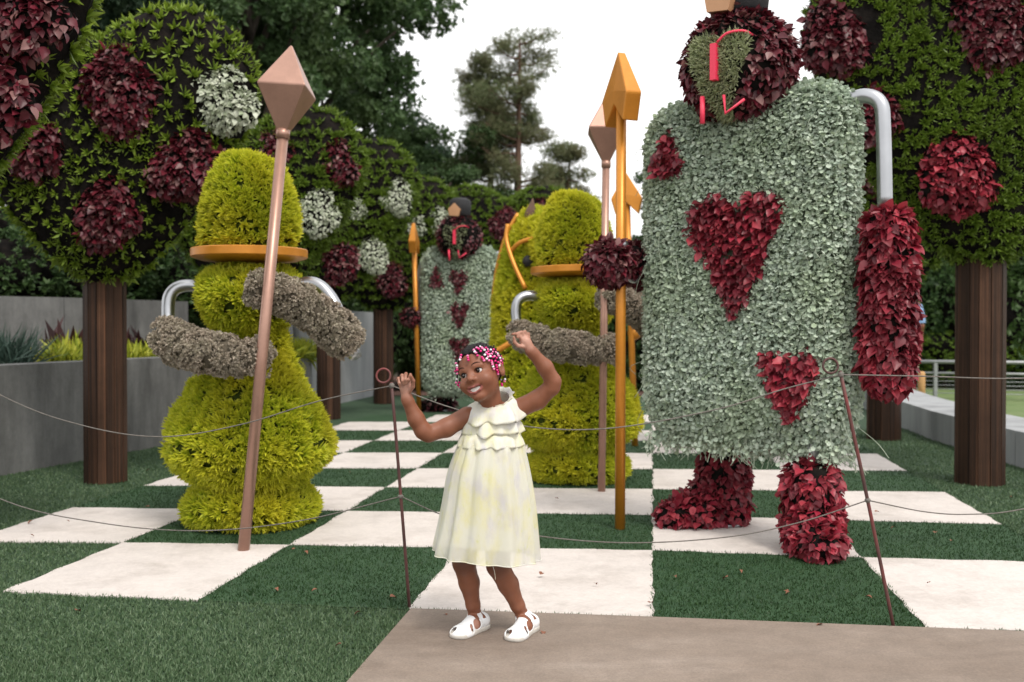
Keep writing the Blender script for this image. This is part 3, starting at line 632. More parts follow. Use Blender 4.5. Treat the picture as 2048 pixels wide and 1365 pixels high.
# ------------------------------------------------------------------ pawns
def arm_sedum(pts, rad, n=900):
    b = Bag(); tb = tube(pts, rad, 14, 24); V = tb[0]; b.add((V, tb[1]), M['sedum_under'])
    C, CN = sample(tb, n // 6)                                    # rounded heads of grey florets
    k = 16; dr = unit(rng.normal(size=(len(C), k, 3)) + 1.1 * CN[:, None]); rr = rng.uniform(.016, .034, (len(C), 1, 1)); P = (C[:, None] - .006 * CN[:, None] + dr * rr).reshape(-1, 3); D_ = dr.reshape(-1, 3)
    VF, tp = scatter(SED, P, fan(P, D_, .1, .25), rng.uniform(.015, .025, len(P))); b.add(VF, M['sedum'], tp, False); return b
def pawn(label, X, Y, yaw=0., hl=0.):
    t = thing('pawn_topiary', label, 'topiary', (X, Y, 0), yaw, 'chess pawn topiaries')
    def fol(name, prof, dens, gap=-1.0, seed=0, ln=(.042, .066), off=(0, 0, 0)):
        base = shift(lathe(prof, 44, 26, wob=.010, seed=seed), off); b = Bag().add(base, M['gold_under']); n = int(area(base) * dens)
        P, N = sample(base, n, lambda P, N: (wav(P, 8, seed + 40) + .9 * np.exp(-((P[:, 2] - .44) / .03) ** 2) * (-1 if name == 'body' else 0) > gap) & (N[:, 2] > -.9))
        lm = wav(P, 21, seed + 7); P = P + N * (.016 * lm)[:, None]; VF, tp = scatter(TUFT, P, fan(P, N, .25, .3), rng.uniform(*ln, len(P)) * (1 + .22 * wav(P, 30, seed + 9))); b.add(VF, M['gold'], tp, False); return b.build(name, t, kind='stuff')
    fol('base', [(.20, .015), (.28, .03), (.325, .08), (.32, .14), (.26, .19), (.16, .2)], 2100, -1.2, 1)
    fol('body', [(.19, .20), (.26, .24), (.365, .325), (.41, .43), (.372, .55), (.305, .68), (.24, .80), (.175, .92), (.145, 1.04)], 2100, -1.2, 2)
    fol('neck', [(.12, .98), (.16, 1.05), (.22, 1.12), (.25, 1.19), (.24, 1.27), (.19, 1.33), (.10, 1.345)], 2100, -1.2, 3, off=(hl * .5, 0, 0))
    fol('head', [(.17, 1.46), (.208, 1.50), (.226, 1.60), (.222, 1.70), (.188, 1.83), (.125, 1.915), (.03, 1.955)], 2200, -1.15, 4, (.040, .062), off=(hl, 0, 0))
    part('collar', shift(lathe([(.10, 1.395), (.255, 1.405), (.300, 1.420), (.304, 1.424), (.304, 1.462), (.300, 1.466), (.12, 1.466)], 64), (hl * .7, 0, 0)), M['orange'], t, smooth=False)
    for q in t.children:
        if q.name.startswith('collar'): q.data.polygons.foreach_set('use_smooth', np.ones(len(q.data.polygons), bool)); q.data.set_sharp_from_angle(angle=math.radians(35))
    # arms: bright steel upper arm, grey sedum forearm
    for s, el, hand, sh in ((-1, (-.53, -.12, .99), (.12, -.53, .905), (-.27, -.02, 1.26)), (1, (.50, -.22, .93), (.03, -.47, 1.225), (.25, -.02, 1.28))):
        if s < 0: pp = [(-.20, -.02, 1.26), (-.34, -.04, 1.27), (-.405, -.06, 1.22), (-.41, -.08, 1.10), (-.39, -.12, 1.0)]
        else: pp = [sh, (.36, -.04, 1.28), (.45, -.08, 1.20), (.53, -.15, 1.05), (.60, -.24, .90)]
        ar = part('upper_arm', tube(pp, .034, 14, 30), M['steel'], t)
        if s < 0: pts = [(-.40, -.10, 1.03), (-.35, -.20, .985), (-.20, -.36, .945), (.02, -.48, .915), (.21, -.53, .905)]
        else: pts = [(.57, -.22, .965), (.52, -.25, 1.02), (.40, -.34, 1.13), (.27, -.43, 1.21), (.13, -.47, 1.245)]
        arm_sedum(pts, [.066, .084, .086, .082, .072] if s < 0 else [.078, .088, .08, .076, .066], 1700).build('forearm', t, kind='stuff')
    return t
def spear_copper(label, base, top, r=.027, hh=.44, hw=.165):
    base = np.array(base); top = np.array(top); t = thing('copper_spear', label, 'spear', tuple(base), 0, 'copper spears of the pawns'); d = unit(top - base); L = np.linalg.norm(top - base)
    q = Vector(d).to_track_quat('Z', 'Y').to_matrix().to_4x4()
    part('pole', xform(lathe([(r, 0), (r, L - hh)], 20), q), M['copper'], t)
    a = [math.radians(90 * k - 95) for k in range(4)]; zm = L - hh + hh * .47
    V = [(hw * math.cos(x), hw * math.sin(x), zm) for x in a] + [(0, 0, L), (0, 0, L - hh - .01)]
    V2 = [(r * 1.15 * math.cos(x), r * 1.15 * math.sin(x), L - hh) for x in a]
    V = np.array(V[:5] + V2); Fc = [(k, (k + 1) % 4, 4) for k in range(4)]
    for k in range(4): Fc += [(5 + k, 5 + (k + 1) % 4, (k + 1) % 4), (5 + k, (k + 1) % 4, k)]
    Fc += [(5, 7, 6), (5, 8, 7)]
    hd = part('spear_head', xform((V, np.array(Fc)), q), M['copper'], t, smooth=False)
    bv = hd.modifiers.new('bevel', 'BEVEL'); bv.width = .006; bv.segments = 2
    part('collar', xform(shift(lathe([(r * 1.25, -.03), (r * 1.25, .012)], 16), (0, 0, L - hh)), q), M['copper'], t)
    return t
p1 = pawn('gold green pawn topiary hugging the leaning copper spear', -1.40, 5.32)
b0 = gp(487, 1103); tp_ = at(583, 88, 4.86); spear_copper('leaning copper spear with a diamond head held by the gold green pawn', b0, tp_)
p2 = copy_tree(p1); p2.location = (.46, 6.85, 0); p2.rotation_euler = (0, -.02, .03); p2['label'] = 'gold green pawn topiary standing in front of the horse topiary'
b0 = gp(1203, 985); tp_ = at(1214, 188, 6.36); spear_copper('upright copper spear with a diamond head behind the orange spear', b0, tp_, .024)

# ------------------------------------------------------------------ orange spears
def spear_orange(label, base, top, yaw, r=.0265, hh=.37, knob=None):
    base = np.array(base); top = np.array(top); t = thing('orange_spear', label, 'spear', tuple(base), 0, 'orange spears of the cards'); d = top - base; L = np.linalg.norm(d)
    q = Vector(d).to_track_quat('Z', 'Y').to_matrix().to_4x4()
    part('pole', xform(lathe([(r, 0), (r, L - hh * .62)], 20), q), M['orange'], t)
    O = np.array([(0, 1), (-.37, .36), (-.27, -.02), (0, .26), (.27, -.02), (.37, .36)]) * hh + [0, L - hh]
    V, Fc = extrude([(x, -.044, z) for x, z in O], (0, .088, 0), cen=(0, -.044, L - hh * .55)); V[:, 1] *= np.where(V[:, 2] > L - hh * .3, .45, 1)
    hd = part('spear_head', xform(xform((V, Fc), Matrix.Rotation(yaw, 4, 'Z')), q), M['orange'], t, smooth=False); bv = hd.modifiers.new('bevel', 'BEVEL'); bv.width = .008; bv.segments = 2
    if knob: part('knob', xform(ball((-.045, 0, knob), .062), q), M['orange'], t)
    return t
spear_orange('tall orange spear gripped by the large playing card', gp(1240, 1060), at(1243, 104, 5.16), math.radians(-44))
spear_orange('small orange spear with an arrow head held by the far card', gp(838, 826), at(827, 446, 12.2), math.radians(-18), .030)
spear_orange('orange spear partly hidden behind the tall orange spear', gp(1270, 893), at(1252, 345, 8.85), math.radians(-58), .028, knob=1.0)

# ------------------------------------------------------------------ playing cards
def in_heart(u, v):     # heart of half width 1: x in -1..1, v from -1.1 to 1
    x = np.abs(u); top = .70 + .30 * np.sqrt(np.maximum(0, 1 - ((x - .5) / .5) ** 2)); bot = -1.1 + 1.55 * np.clip(x, 0, 1) ** 1.25
    return (x < 1) & (v < top) & (v > bot)
def rrect(w, z0, z1, rad, n=10):
    P = []
    for cx, cz, a0 in ((w - rad, z1 - rad, 0), (-w + rad, z1 - rad, 90), (-w + rad, z0 + rad, 180), (w - rad, z0 + rad, 270)):
        for k in range(n + 1): a = math.radians(a0 + 90 * k / n); P.append((cx + rad * math.cos(a), cz + rad * math.sin(a)))
    Q = []
    for i in range(len(P)):
        a, b = np.array(P[i]), np.array(P[(i + 1) % len(P)]); m = max(1, int(np.linalg.norm(b - a) / .12)); Q += [tuple(a + (b - a) * k / m) for k in range(m)]
    return np.array(Q)
def red_part(name, base, parent, n_fill, n_obj, leaf=.06, mat='red', cut=None, out=.6):
    b = Bag().add(base, M['mesh']); P, N = sample(base, n_fill, cut); VF, tp = scatter(LEAF, P, hang(P, N, .8, out, .5), rng.uniform(.6, 1.05, len(P)) * leaf); b.add(VF, M[mat], tp)
    o = b.build(name, parent, kind='stuff')
    if n_obj:
        P, N = sample(base, n_obj * 4, lambda P, N: (N[:, 1] < .1) & (N[:, 2] > -.6) if cut is None else cut(P, N) & (N[:, 1] < .1)); P, N = P[:n_obj] + N[:n_obj] * .012, N[:n_obj]
        leaf_objs('leaf', leafm(mat), P, hang(P, N, 1., out, .5), rng.uniform(.85, 1.25, len(P)) * leaf, o)
    return o
def card(label, loc, yaw, hearts, near, w=.545, z0=.485, z1=2.20, T=.15, dens=13500, scale=1., hand=(-.635, -.27, 1.375), arm_r=True):
    t = thing('card_topiary', label, 'topiary', loc, yaw, 'playing card topiaries'); t.scale = (scale,) * 3
    body = pillow(rrect(w, z0, z1, .18), T, 12, 7., (0, (z0 + z1) / 2), .5); bgd = Bag().add(body, M['silver_under'])
    def hmask(P, grow=1.0):
        m = np.zeros(len(P), bool)
        for (hx, hz, hw, hh, kind_) in hearts:
            u, v = (P[:, 0] - hx) / (hw * grow), (P[:, 2] - hz) / (hh * grow); u = u + .05 * np.sin(v * 5 + hx * 9); v = v + .05 * np.sin(u * 6 + hz * 5)
            m |= in_heart(u, v if kind_ == 1 else -v) & (P[:, 1] < 0)
        return m
    n = int(area(body) * dens); leafs = ROUND if near else LEAF
    P, N = sample(body, n, lambda P, N: ~hmask(P, .92) & ((N[:, 1] < .3) | (rng.random(len(P)) < .35))); S = rng.uniform(.0145, .025, len(P)) * (1 if near else 1.5)
    VF, tp = scatter(leafs, P + N * rng.uniform(0, .025, (len(P), 1)), hang(P, N, .8, .75, .6, .6), S); bgd.add(VF, M['silver'], tp, False)
    # bottom fringe and trailing stems
    nf = 1900 if near else 150; xs = rng.uniform(-w + .03, w - .03, nf); yy_ = rng.uniform(-T, T, nf) * .9; fr = []
    Pf = np.stack([xs, yy_, z0 + rng.uniform(-.09, .06, nf) * rng.random(nf) ** .5], -1); VF, tp = scatter(leafs, Pf, hang(Pf, unit(np.stack([xs * 0, np.sign(yy_), xs * 0 + .1], -1)), 1., .4, .5, .6), rng.uniform(.0145, .025, nf)); bgd.add(VF, M['silver'], tp, False)
    if near:
        st = []
        Ps, Ns = sample(body, 150, lambda P, N: (P[:, 1] < .05) & ~hmask(P, 1.3) & ((rng.random(len(P)) < .25) | (np.abs(P[:, 0]) > w - .12)))
        for p, nn in zip(Ps, Ns):
            L = rng.uniform(.06, .2); e = rng.normal(size=2) * .03; st.append(tube([p + nn * .03, p + nn * .055 + [e[0], 0, -L * .5], p + nn * .05 + [e[0] + e[1], 0, -L]], .0016, 4, 6, False))
        for i in range(190):
            x = rng.uniform(-w + .04, w - .04); y = rng.uniform(-T, T) * .8; L = rng.uniform(.04, .13); e = rng.normal(size=2) * .03
            st.append(tube([(x, y, z0 + .02), (x + e[0], y, z0 - L * .5), (x + e[0] + e[1], y, z0 - L)], .0024, 4, 6, False))
        bgd.add(join(*st), M['vine'])
    bo = bgd.build('card_body', t, kind='stuff')
    if near:
        P, N = sample(body, 1500, lambda P, N: ~hmask(P, 1.05) & (N[:, 1] < -.3)); P, N = P[:280], N[:280]
        leaf_objs('leaf', leafm('silver', ROUND), P + N * .028, hang(P, N, .8, .6, .5, .4), rng.uniform(.020, .029, len(P)), bo)
    # hearts of red leaves
    for (hx, hz, hw, hh, kind_) in hearts:
        nn = int(hw * hh * (26000 if near else 12000)); U = rng.uniform(-1.05, 1.05, (nn, 2)) * [1, 1.1]; uu = U[:, 0] + .05 * np.sin(U[:, 1] * 5 + hx * 9); vv = U[:, 1] + .05 * np.sin(U[:, 0] * 6 + hz * 5)
        k = in_heart(uu, vv if kind_ == 1 else -vv); P = np.stack([hx + U[k, 0] * hw, np.full(k.sum(), -T), hz + U[k, 1] * hh], -1)
        s = np.max(np.abs([(P[:, 0]) / w, (P[:, 2] - (z0 + z1) / 2) / ((z1 - z0) / 2)]), 0); P[:, 1] = -T * np.maximum(0, 1 - s ** 7) ** .5 - rng.uniform(.0, .03, len(P))
        N = np.tile([0, -1., .1], (len(P), 1)); R = hang(P, N, .9, .65, .5); S = rng.uniform(.034, .058, len(P)) * (1 if near else 1.0); no = min(45, len(P) // 2) if near else 0
        VF, tp = scatter(LEAF, P[no:], R[no:], S[no:]); b = Bag().add(VF, M['red' if near else 'red_dark'], tp); ho = b.build('heart', t, kind='stuff')
        if no: leaf_objs('leaf', leafm('red'), P[:no] + [0, -.018, 0], R[:no], S[:no] * 1.1, ho)
    # head
    hz = z1 + .135; O = np.array([(.272 * math.cos(x), hz + .025 + (.265 if math.sin(x) > 0 else .275) * math.sin(x)) for x in np.linspace(0, 2 * math.pi, 40, endpoint=False)])
    def face(P, gr=1.): return in_heart((P[:, 0] + .015) / (.150 * gr), (P[:, 2] - hz + .05) / (.195 * gr)) & (P[:, 1] < 0)
    hb = pillow(O, .21, 10, 2.6, (0, hz + .02)); ho = red_part('head', hb, t, 2300 if near else 700, 45 if near else 0, .05, 'red_dark' if not near else 'red_dark', lambda P, N: ~face(P, 1.16))
    P, N = sample(hb, 22000 if near else 4000, lambda P, N: face(P)); VF, tp = scatter(BL, P, fan(P, N, .0, .8), rng.uniform(.022, .045, len(P))); Bag().add(VF, M['facegrey'], tp, False).build('face', t, kind='stuff')
    part('nose', xform(shift(box(-.015, .015, -.02, .02, -.085, .085), (-.015, -.235, hz - .0)), Matrix.Identity(4)), M['redmetal'], t, smooth=False)
    part('brow', tube([(.0, -.24, hz + .09), (.05, -.235, hz + .125), (.12, -.20, hz + .13), (.16, -.15, hz + .10)], .006, 8, 14), M['redmetal'], t)
    part('jaw_bar', tube([(-.085, -.22, hz - .15), (-.075, -.24, hz - .28)], .012, 8), M['redmetal'], t)
    part('jaw_bar', tube([(.03, -.23, hz - .16), (.045, -.245, hz - .25), (.13, -.22, hz - .19)], .007, 8), M['redmetal'], t)
    # crown cap
    cp = part('cap', shift(lathe([(.10, 0), (.125, .03), (.135, .12), (.13, .2), (.08, .235), (.0, .24)], 24), (.01, .0, hz + .255)), M['black'], t)
    part('cap_badge', shift(prism([(-.06, -.02), (.05, -.03), (.075, .055), (.0, .13), (-.075, .06)], -.17, -.12), (-.03, 0, hz + .285)), M['tan'], t, smooth=False)
    for q in t.children:
        if q.name.split('.')[0] in ('head', 'face', 'nose', 'brow', 'jaw_bar', 'cap', 'cap_badge'): q.location = (0, -.10, -.04)
    # legs and boots
    lx, ly = -.24, .24; rx_, ry_ = .36, -.065
    part('leg', tube([(lx, ly * .3, z0 + .2), (lx, ly, .34)], .035, 12), M['steel'], t); part('leg', tube([(rx_ - .02, ry_ * .3, z0 + .2), (rx_, ry_, .30)], .035, 12), M['steel'], t)
    rot = Matrix.Rotation(-yaw, 4, 'Z')
    def boot(x, y, dx, dy, r, hh, L):
        d = rot @ Vector((dx, dy, 0)); d.normalize()
        leg = shift(lathe([(r * .9, .02), (r * 1.02, .1), (r * 1.0, hh * .7), (r * .85, hh), (r * .4, hh + .02)], 20, 12), (x, y, 0))
        toe = ball((x + d.x * L * .55, y + d.y * L * .55, .075), (r * 1.05, r * 1.05, .10), 16, 10); tip_ = ball((x + d.x * L, y + d.y * L, .06), (r * .8, r * .8, .07), 14, 8)
        mid = ball((x + d.x * L * .3, y + d.y * L * .3, .12), (r * .95, r * .95, .13), 14, 8); o = red_part('boot', join(leg, toe, mid, tip_), t, 2300 if near else 520, 50 if near else 0, .05 if near else .06, 'red' if near else 'red_dark')
        part('boot_plate', shift(lathe([(r * .95, .005), (r * .95, .02)], 20), (x, y, 0)), M['steel'], o)
    boot(lx, ly, -.97, -.25, .125, .39, .28); boot(rx_, ry_, -.15, -1, .128, .385, .21)
    # hanging arm
    if arm_r:
        part('upper_arm', tube([(w - .06, .0, z1 - .10), (w + .03, .0, z1 - .085), (w + .10, .0, z1 - .13), (w + .115, .0, z1 - .25), (w + .125, .0, z1 - .62)], .034, 14, 26), M['steel'], t)
        red_part('forearm', lathe([(.05, .75)], 20) if False else shift(lathe([(.05, .75), (.085, .79), (.104, .92), (.108, 1.15), (.104, 1.38), (.094, 1.53), (.04, 1.57)], 20, 14), (w + .155, -.04, 0)), t, 2300 if near else 500, 60 if near else 0, .055)
    # gripping arm
    if hand:
        hx, hy, hz_ = hand
        hd = red_part('hand', ball((hx, hy, hz_), (.12, .12, .105), 18, 12), t, 800 if near else 300, 40 if near else 0, .048, 'red_dark')
        part('cuff', shift(xform(lathe([(.095, -.006), (.102, 0), (.095, .012)], 24, cap=False), Matrix.Rotation(math.radians(80), 4, 'Y')), (hx + .08, hy + .07, hz_)), M['steel'], hd)
        part('knob', ball((hx + .06, hy + .03, hz_ + .10), .028), M['steel'], hd)
        red_part('forearm', tube([(hx + .03, hy + .15, hz_ + .02), (hx + .04, hy + .28, hz_), (hx + .05, hy + .40, hz_ - .02)], [.085, .11, .09], 14, 10), t, 700 if near else 260, 0, .05, 'red_dark')
        part('upper_arm', tube([(hx + .05, hy + .40, hz_), (hx + .03, .16, hz_ + .3), (-w - .05, .12, z1 - .2), (-w + .06, .03, z1 - .14)], .034, 14, 22), M['steel'], t)
    return t
card('large silver green playing card topiary with red leaf hearts and red boots', (1.17, 4.95, 0), math.radians(-38),
     [(.01, 1.42, .24, .28, 1), (-.365, 1.94, .085, .12, 2), (.285, .78, .135, .16, 1)], True)
card('smaller distant silver green card topiary with a column of red hearts', (at(922, 700, 12.2).x, 12.2, 0), math.radians(-8),
     [(.0, 1.60, .115, .15, 1), (-.27, 1.68, .085, .14, 2), (.01, 1.20, .12, .15, 1), (.01, .80, .13, .14, 1)], False, w=.47, z0=.22, z1=2.03, T=.14, dens=5500, scale=1., hand=(-.61, -.10, 1.17))
card('silver card topiary hidden behind the large card, only boots and fist showing', (1.86, 8.6, 0), math.radians(-34), [(0, 1.4, .2, .25, 1)], False, dens=1800)

# ------------------------------------------------------------------ horse topiary behind the second pawn
t = thing('horse_topiary', 'gold green horse head topiary with orange bridle behind the second pawn', 'topiary', (.22, 9.4, 0))
def goldpart(name, base, dens=1000, ln=(.055, .09), mat='gold'):
    b = Bag().add(base, M['gold_under']); P, N = sample(base, int(area(base) * dens), lambda P, N: wav(P, 7, 4) > -.95); VF, tp = scatter(TUFT, P, fan(P, N, .4, .3), rng.uniform(*ln, len(P))); b.add(VF, M[mat], tp, False); return b.build(name, t, kind='stuff')
goldpart('neck', lathe([(.50, .02), (.52, .15), (.45, .4), (.40, .7), (.37, 1.0), (.36, 1.3), (.30, 1.65), (.20, 1.95), (.08, 2.14)], 32, 22))
goldpart('head', tube([(.05, -.05, 1.95), (.22, -.30, 1.72), (.36, -.52, 1.42)], [.20, .24, .15], 18, 14))
part('ear', xform(lathe([(.0, 0), (.05, .05), (.045, .12), (.0, .24)], 12, 10), Matrix.Translation((-.06, -.12, 2.02)) @ Matrix.Rotation(.15, 4, 'Y')), M['pinebark'], t)
part('eye', ball((-.07, -.34, 1.65), .055), M['black'], t)
part('bridle', tube([(-.26, -.18, 2.0), (-.27, -.22, 1.85), (-.2, -.33, 1.62), (-.1, -.42, 1.40)], .022, 8, 20), M['orange'], t)
part('brow_strap', tube([(-.24, -.25, 1.74), (-.15, -.32, 1.82), (-.02, -.36, 1.86)], .02, 8, 12), M['orange'], t)
part('crest_band', tube([(-.16, 0, 2.12), (-.27, 0, 1.92), (-.355, 0, 1.62), (-.40, 0, 1.3)], .024, 8, 16), M['orange'], t)
part('rein', tube([(-.02, -.48, 1.05), (-.22, -.52, .92), (-.42, -.50, .80)], .026, 8, 12), M['orange'], t)

# ------------------------------------------------------------------ rope barrier
def stake(label, base, top, ring_c):
    t = thing('barrier_stake', label, 'stake', tuple(base), 0, 'rusty barrier stakes'); b = np.array(base)
    part('rod', tube([(0, 0, -.02), tuple((np.array(top) - b) * .5), tuple(np.array(top) - b)], .0062, 8, 8), M['rust'], t)
    c = np.array(ring_c) - b; a = np.linspace(0, 2 * math.pi, 33); part('ring', tube([(c[0] + .026 * math.cos(x), c[1] + .004 * math.sin(x), c[2] + .026 * math.sin(x)) for x in a], .0042, 8, cap=False), M['rust'], t)
    return t
S1b, S1t, S1r = gp(820, 1218), at(783, 765, 3.72), at(767, 752, 3.72)
S2b, S2t, S2r = gp(1790, 1257), at(1680, 742, 3.50), at(1661, 732, 3.5)
for lab, B, T_, Rr in (('rusty ring topped barrier stake next to the raised hand', S1b, S1t, S1r), ('rusty ring topped barrier stake in front of the large playing card', S2b, S2t, S2r)):
    t = stake(lab, B, T_, Rr); m = np.array(B) + (np.array(T_) - np.array(B)) * .495 - np.array(B); part('knot', ball(m, (.011, .011, .009), 10, 8), M['rope'], t)
    m = (np.array(T_) - np.array(B)) * .985; part('knot', ball(m, (.011, .011, .012), 10, 8), M['rope'], t)
def rope(label, pts):
    P = np.array([tuple(p) for p in pts]); o = part('barrier_rope', shift(tube(P, .0023, 8, 48), -P[0]), M['rope'], None, tuple(P[0])); tag(o, label, 'rope', 'barrier ropes')
m1 = S1b.lerp(S1t, .495); m2 = S2b.lerp(S2t, .495); e1 = S1b.lerp(S1t, .985); e2 = S2b.lerp(S2t, .985)
rope('upper barrier rope sagging across the left pawn', [at(-260, 640, 3.95), at(0, 790, 3.9), at(160, 850, 3.86), at(320, 874, 3.82), at(480, 850, 3.79), at(640, 802, 3.75), e1])
rope('lower barrier rope sagging across the base of the left pawn', [at(-260, 860, 3.95), at(0, 998, 3.9), at(200, 1046, 3.86), at(400, 1062, 3.81), at(600, 1042, 3.77), m1])
rope('upper barrier rope passing behind the child to the second stake', [e1, at(900, 815, 3.68), at(1050, 853, 3.64), at(1220, 857, 3.6), at(1430, 820, 3.56), at(1570, 778, 3.53), e2])
rope('lower barrier rope passing behind the dress to the second stake', [m1, at(900, 1035, 3.68), at(1060, 1070, 3.64), at(1250, 1086, 3.6), at(1450, 1075, 3.56), at(1600, 1045, 3.53), m2])
rope('upper barrier rope running away from the second stake past the board trunk', [e2, at(1850, 753, 3.55), at(2048, 757, 3.6), at(2300, 740, 3.7)])
rope('lower barrier rope running away from the second stake over the turf', [m2, at(1850, 1024, 3.55), at(1940, 1029, 3.57), at(2048, 1018, 3.6), at(2300, 960, 3.7)])
# ------------------------------------------------------------------ fallen leaves
fm = leaf_mesh('fallen_leaf', (LEAF[0] * [1, 1, 2.2], LEAF[1], LEAF[2]), M['fallen'])
FL = [(1190, 1178), (1860, 1176), (1480, 1150), (1570, 1192), (1455, 1165), (1350, 1162), (1580, 1195), (1730, 1205), (1300, 1218), (66, 1049), (133, 1049), (60, 1078), (298, 1021), (590, 1107), (609, 1112), (552, 1187), (635, 1190), (780, 1205), (152, 1233), (683, 1301), (722, 1235), (2018, 1000), (1905, 1090), (890, 1234), (1086, 1270), (1645, 1256), (1790, 1062), (1870, 1075), (1250, 1006), (1110, 1004), (1420, 1010), (1080, 1160), (1750, 1032), (300, 945), (700, 950), (370, 905)]
for px, py in FL:
    g = gp(px, py); z = .012 if inside(np.array([[g.x, g.y, 0]]), PATH)[0] else .022
    o = link('fallen_leaf', fm, None, (g.x, g.y, z)); s = random.uniform(.018, .034); o.scale = (s, s, s); o.rotation_euler = (random.uniform(-.3, .3), random.uniform(-.3, .3), random.uniform(0, 6.3))
    on = 'path' if z < .02 else ('pale tile' if any(inside(np.array([[g.x, g.y, 0]]), q)[0] for q in TILES) else 'green turf')
    tag(o, 'small dry brown leaf fallen on the ' + on, 'leaf', 'dry leaves fallen on the ' + on)

# ------------------------------------------------------------------ people: one skin surface grown from blended volumes
def smin(a, b, k):
    h = np.clip(.5 + .5 * (b - a) / k, 0, 1); return b + (a - b) * h - k * h * (1 - h)
def d_cone(p, a, b, r1, r2):
    a = np.asarray(a, float); b = np.asarray(b, float); ba = b - a; t = np.clip(((p - a) @ ba) / (ba @ ba), 0, 1)
    return np.linalg.norm(p - a - t[..., None] * ba, axis=-1) - (r1 + (r2 - r1) * t)
def d_ell(p, c, r, R=None):
    q = p - np.asarray(c, float)
    if R is not None: q = q @ R
    r = np.asarray(r, float); k0 = np.linalg.norm(q / r, axis=-1); k1 = np.linalg.norm(q / r ** 2, axis=-1) + 1e-9; return k0 * (k0 - 1) / k1
class Field:
    def __init__(s, lo, hi, h):
        s.lo = np.asarray(lo, float); s.h = h; s.n = np.ceil((np.asarray(hi) - s.lo) / h).astype(int) + 1; s.f = np.full(s.n, .03, np.float32)
    def sl(s, lo, hi):
        a = np.clip(((np.asarray(lo) - s.lo) / s.h).astype(int) - 1, 0, s.n - 1); b = np.clip(((np.asarray(hi) - s.lo) / s.h).astype(int) + 2, 0, s.n)
        idx = tuple(slice(i, max(j, i + 1)) for i, j in zip(a, b)); g = np.meshgrid(*[s.lo[k] + s.h * np.arange(idx[k].start, idx[k].stop) for k in range(3)], indexing='ij'); return idx, np.stack(g, -1)
    def cone(s, a, b, r1, r2, k=.012):
        m = max(r1, r2) + k + .012; idx, P = s.sl(np.minimum(a, b) - m, np.maximum(a, b) + m); s.f[idx] = smin(s.f[idx], d_cone(P, a, b, r1, r2), k)
    def ell(s, c, r, R=None, k=.012):
        m = np.max(r) + k + .012; idx, P = s.sl(np.asarray(c) - m, np.asarray(c) + m); s.f[idx] = smin(s.f[idx], d_ell(P, c, r, R), k)
    def cut(s, fn, c, m, k=.004):
        idx, P = s.sl(np.asarray(c) - m, np.asarray(c) + m); s.f[idx] = -smin(-s.f[idx], fn(P), k)
    def mesh(s):
        f = s.f; ins = f < 0; c = [ins[i:f.shape[0] - 1 + i, j:f.shape[1] - 1 + j, k:f.shape[2] - 1 + k] for i in (0, 1) for j in (0, 1) for k in (0, 1)]
        al = np.logical_and.reduce(c); an = np.logical_or.reduce(c); I = np.argwhere(an & ~al); pos = np.zeros((len(I), 3)); cnt = np.zeros(len(I))
        C = [np.array(x) for x in ((0, 0, 0), (1, 0, 0), (0, 1, 0), (1, 1, 0), (0, 0, 1), (1, 0, 1), (0, 1, 1), (1, 1, 1))]
        for a in range(8):
            for ax in range(3):
                if C[a][ax]: continue
                b = C[a].copy(); b[ax] = 1; f0 = f[tuple((I + C[a]).T)]; f1 = f[tuple((I + b).T)]; x = (f0 < 0) != (f1 < 0); t = f0 / np.where(x, f0 - f1, 1)
                pos += np.where(x[:, None], C[a] + t[:, None] * (b - C[a]), 0); cnt += x
        V = s.lo + s.h * (I + pos / cnt[:, None]); vid = np.full(np.array(f.shape) - 1, -1, np.int32); vid[tuple(I.T)] = np.arange(len(I)); Q = []
        for ax in range(3):
            o1, o2 = [(1, 2), (2, 0), (0, 1)][ax]; a = np.take(ins, range(f.shape[ax] - 1), ax); b = np.take(ins, range(1, f.shape[ax]), ax); E = np.argwhere(a != b)
            E = E[(E[:, o1] > 0) & (E[:, o2] > 0) & (E[:, o1] < f.shape[o1] - 1) & (E[:, o2] < f.shape[o2] - 1)]; flip = ~a[tuple(E.T)]
            def cell(d1, d2): e = E.copy(); e[:, o1] -= d1; e[:, o2] -= d2; return vid[tuple(e.T)]
            q = np.stack([cell(1, 1), cell(0, 1), cell(0, 0), cell(1, 0)], -1); q[flip] = q[flip][:, ::-1]; Q.append(q)
        return V, np.concatenate(Q)
def vnormals(V, Q):
    n = np.cross(V[Q[:, 2]] - V[Q[:, 0]], V[Q[:, 3]] - V[Q[:, 1]]); N = np.zeros_like(V)
    for k in range(4): np.add.at(N, Q[:, k], n)
    return unit(N)

def skin_mat():
    m, n, l, b = _mat('skin'); nz = n.new('ShaderNodeTexNoise'); nz.inputs['Scale'].default_value = 22; nz.inputs['Detail'].default_value = 4
    tc = n.new('ShaderNodeTexCoord'); l.new(tc.outputs['Object'], nz.inputs['Vector'])
    r = _ramp(n, [(.165, .060, .031), (.215, .080, .042), (.26, .102, .056)]); l.new(nz.outputs['Fac'], r.inputs['Fac']); c = r.outputs['Color']
    for an, col in (('pale', (.44, .235, .175)), ('lip', (.27, .085, .068)), ('knee', (.085, .036, .024))):
        a = n.new('ShaderNodeAttribute'); a.attribute_name = an; x = n.new('ShaderNodeMix'); x.data_type = 'RGBA'; l.new(a.outputs['Fac'], x.inputs['Factor']); l.new(c, x.inputs['A']); x.inputs['B'].default_value = (*col, 1); c = x.outputs['Result']
    l.new(c, b.inputs['Base Color']); b.inputs['Roughness'].default_value = .5; b.inputs['Specular IOR Level'].default_value = .4
    b.inputs['Subsurface Weight'].default_value = .12; b.inputs['Subsurface Radius'].default_value = (.02, .008, .004); b.inputs['Subsurface Scale'].default_value = .3
    return m
M['skin'] = skin_mat()
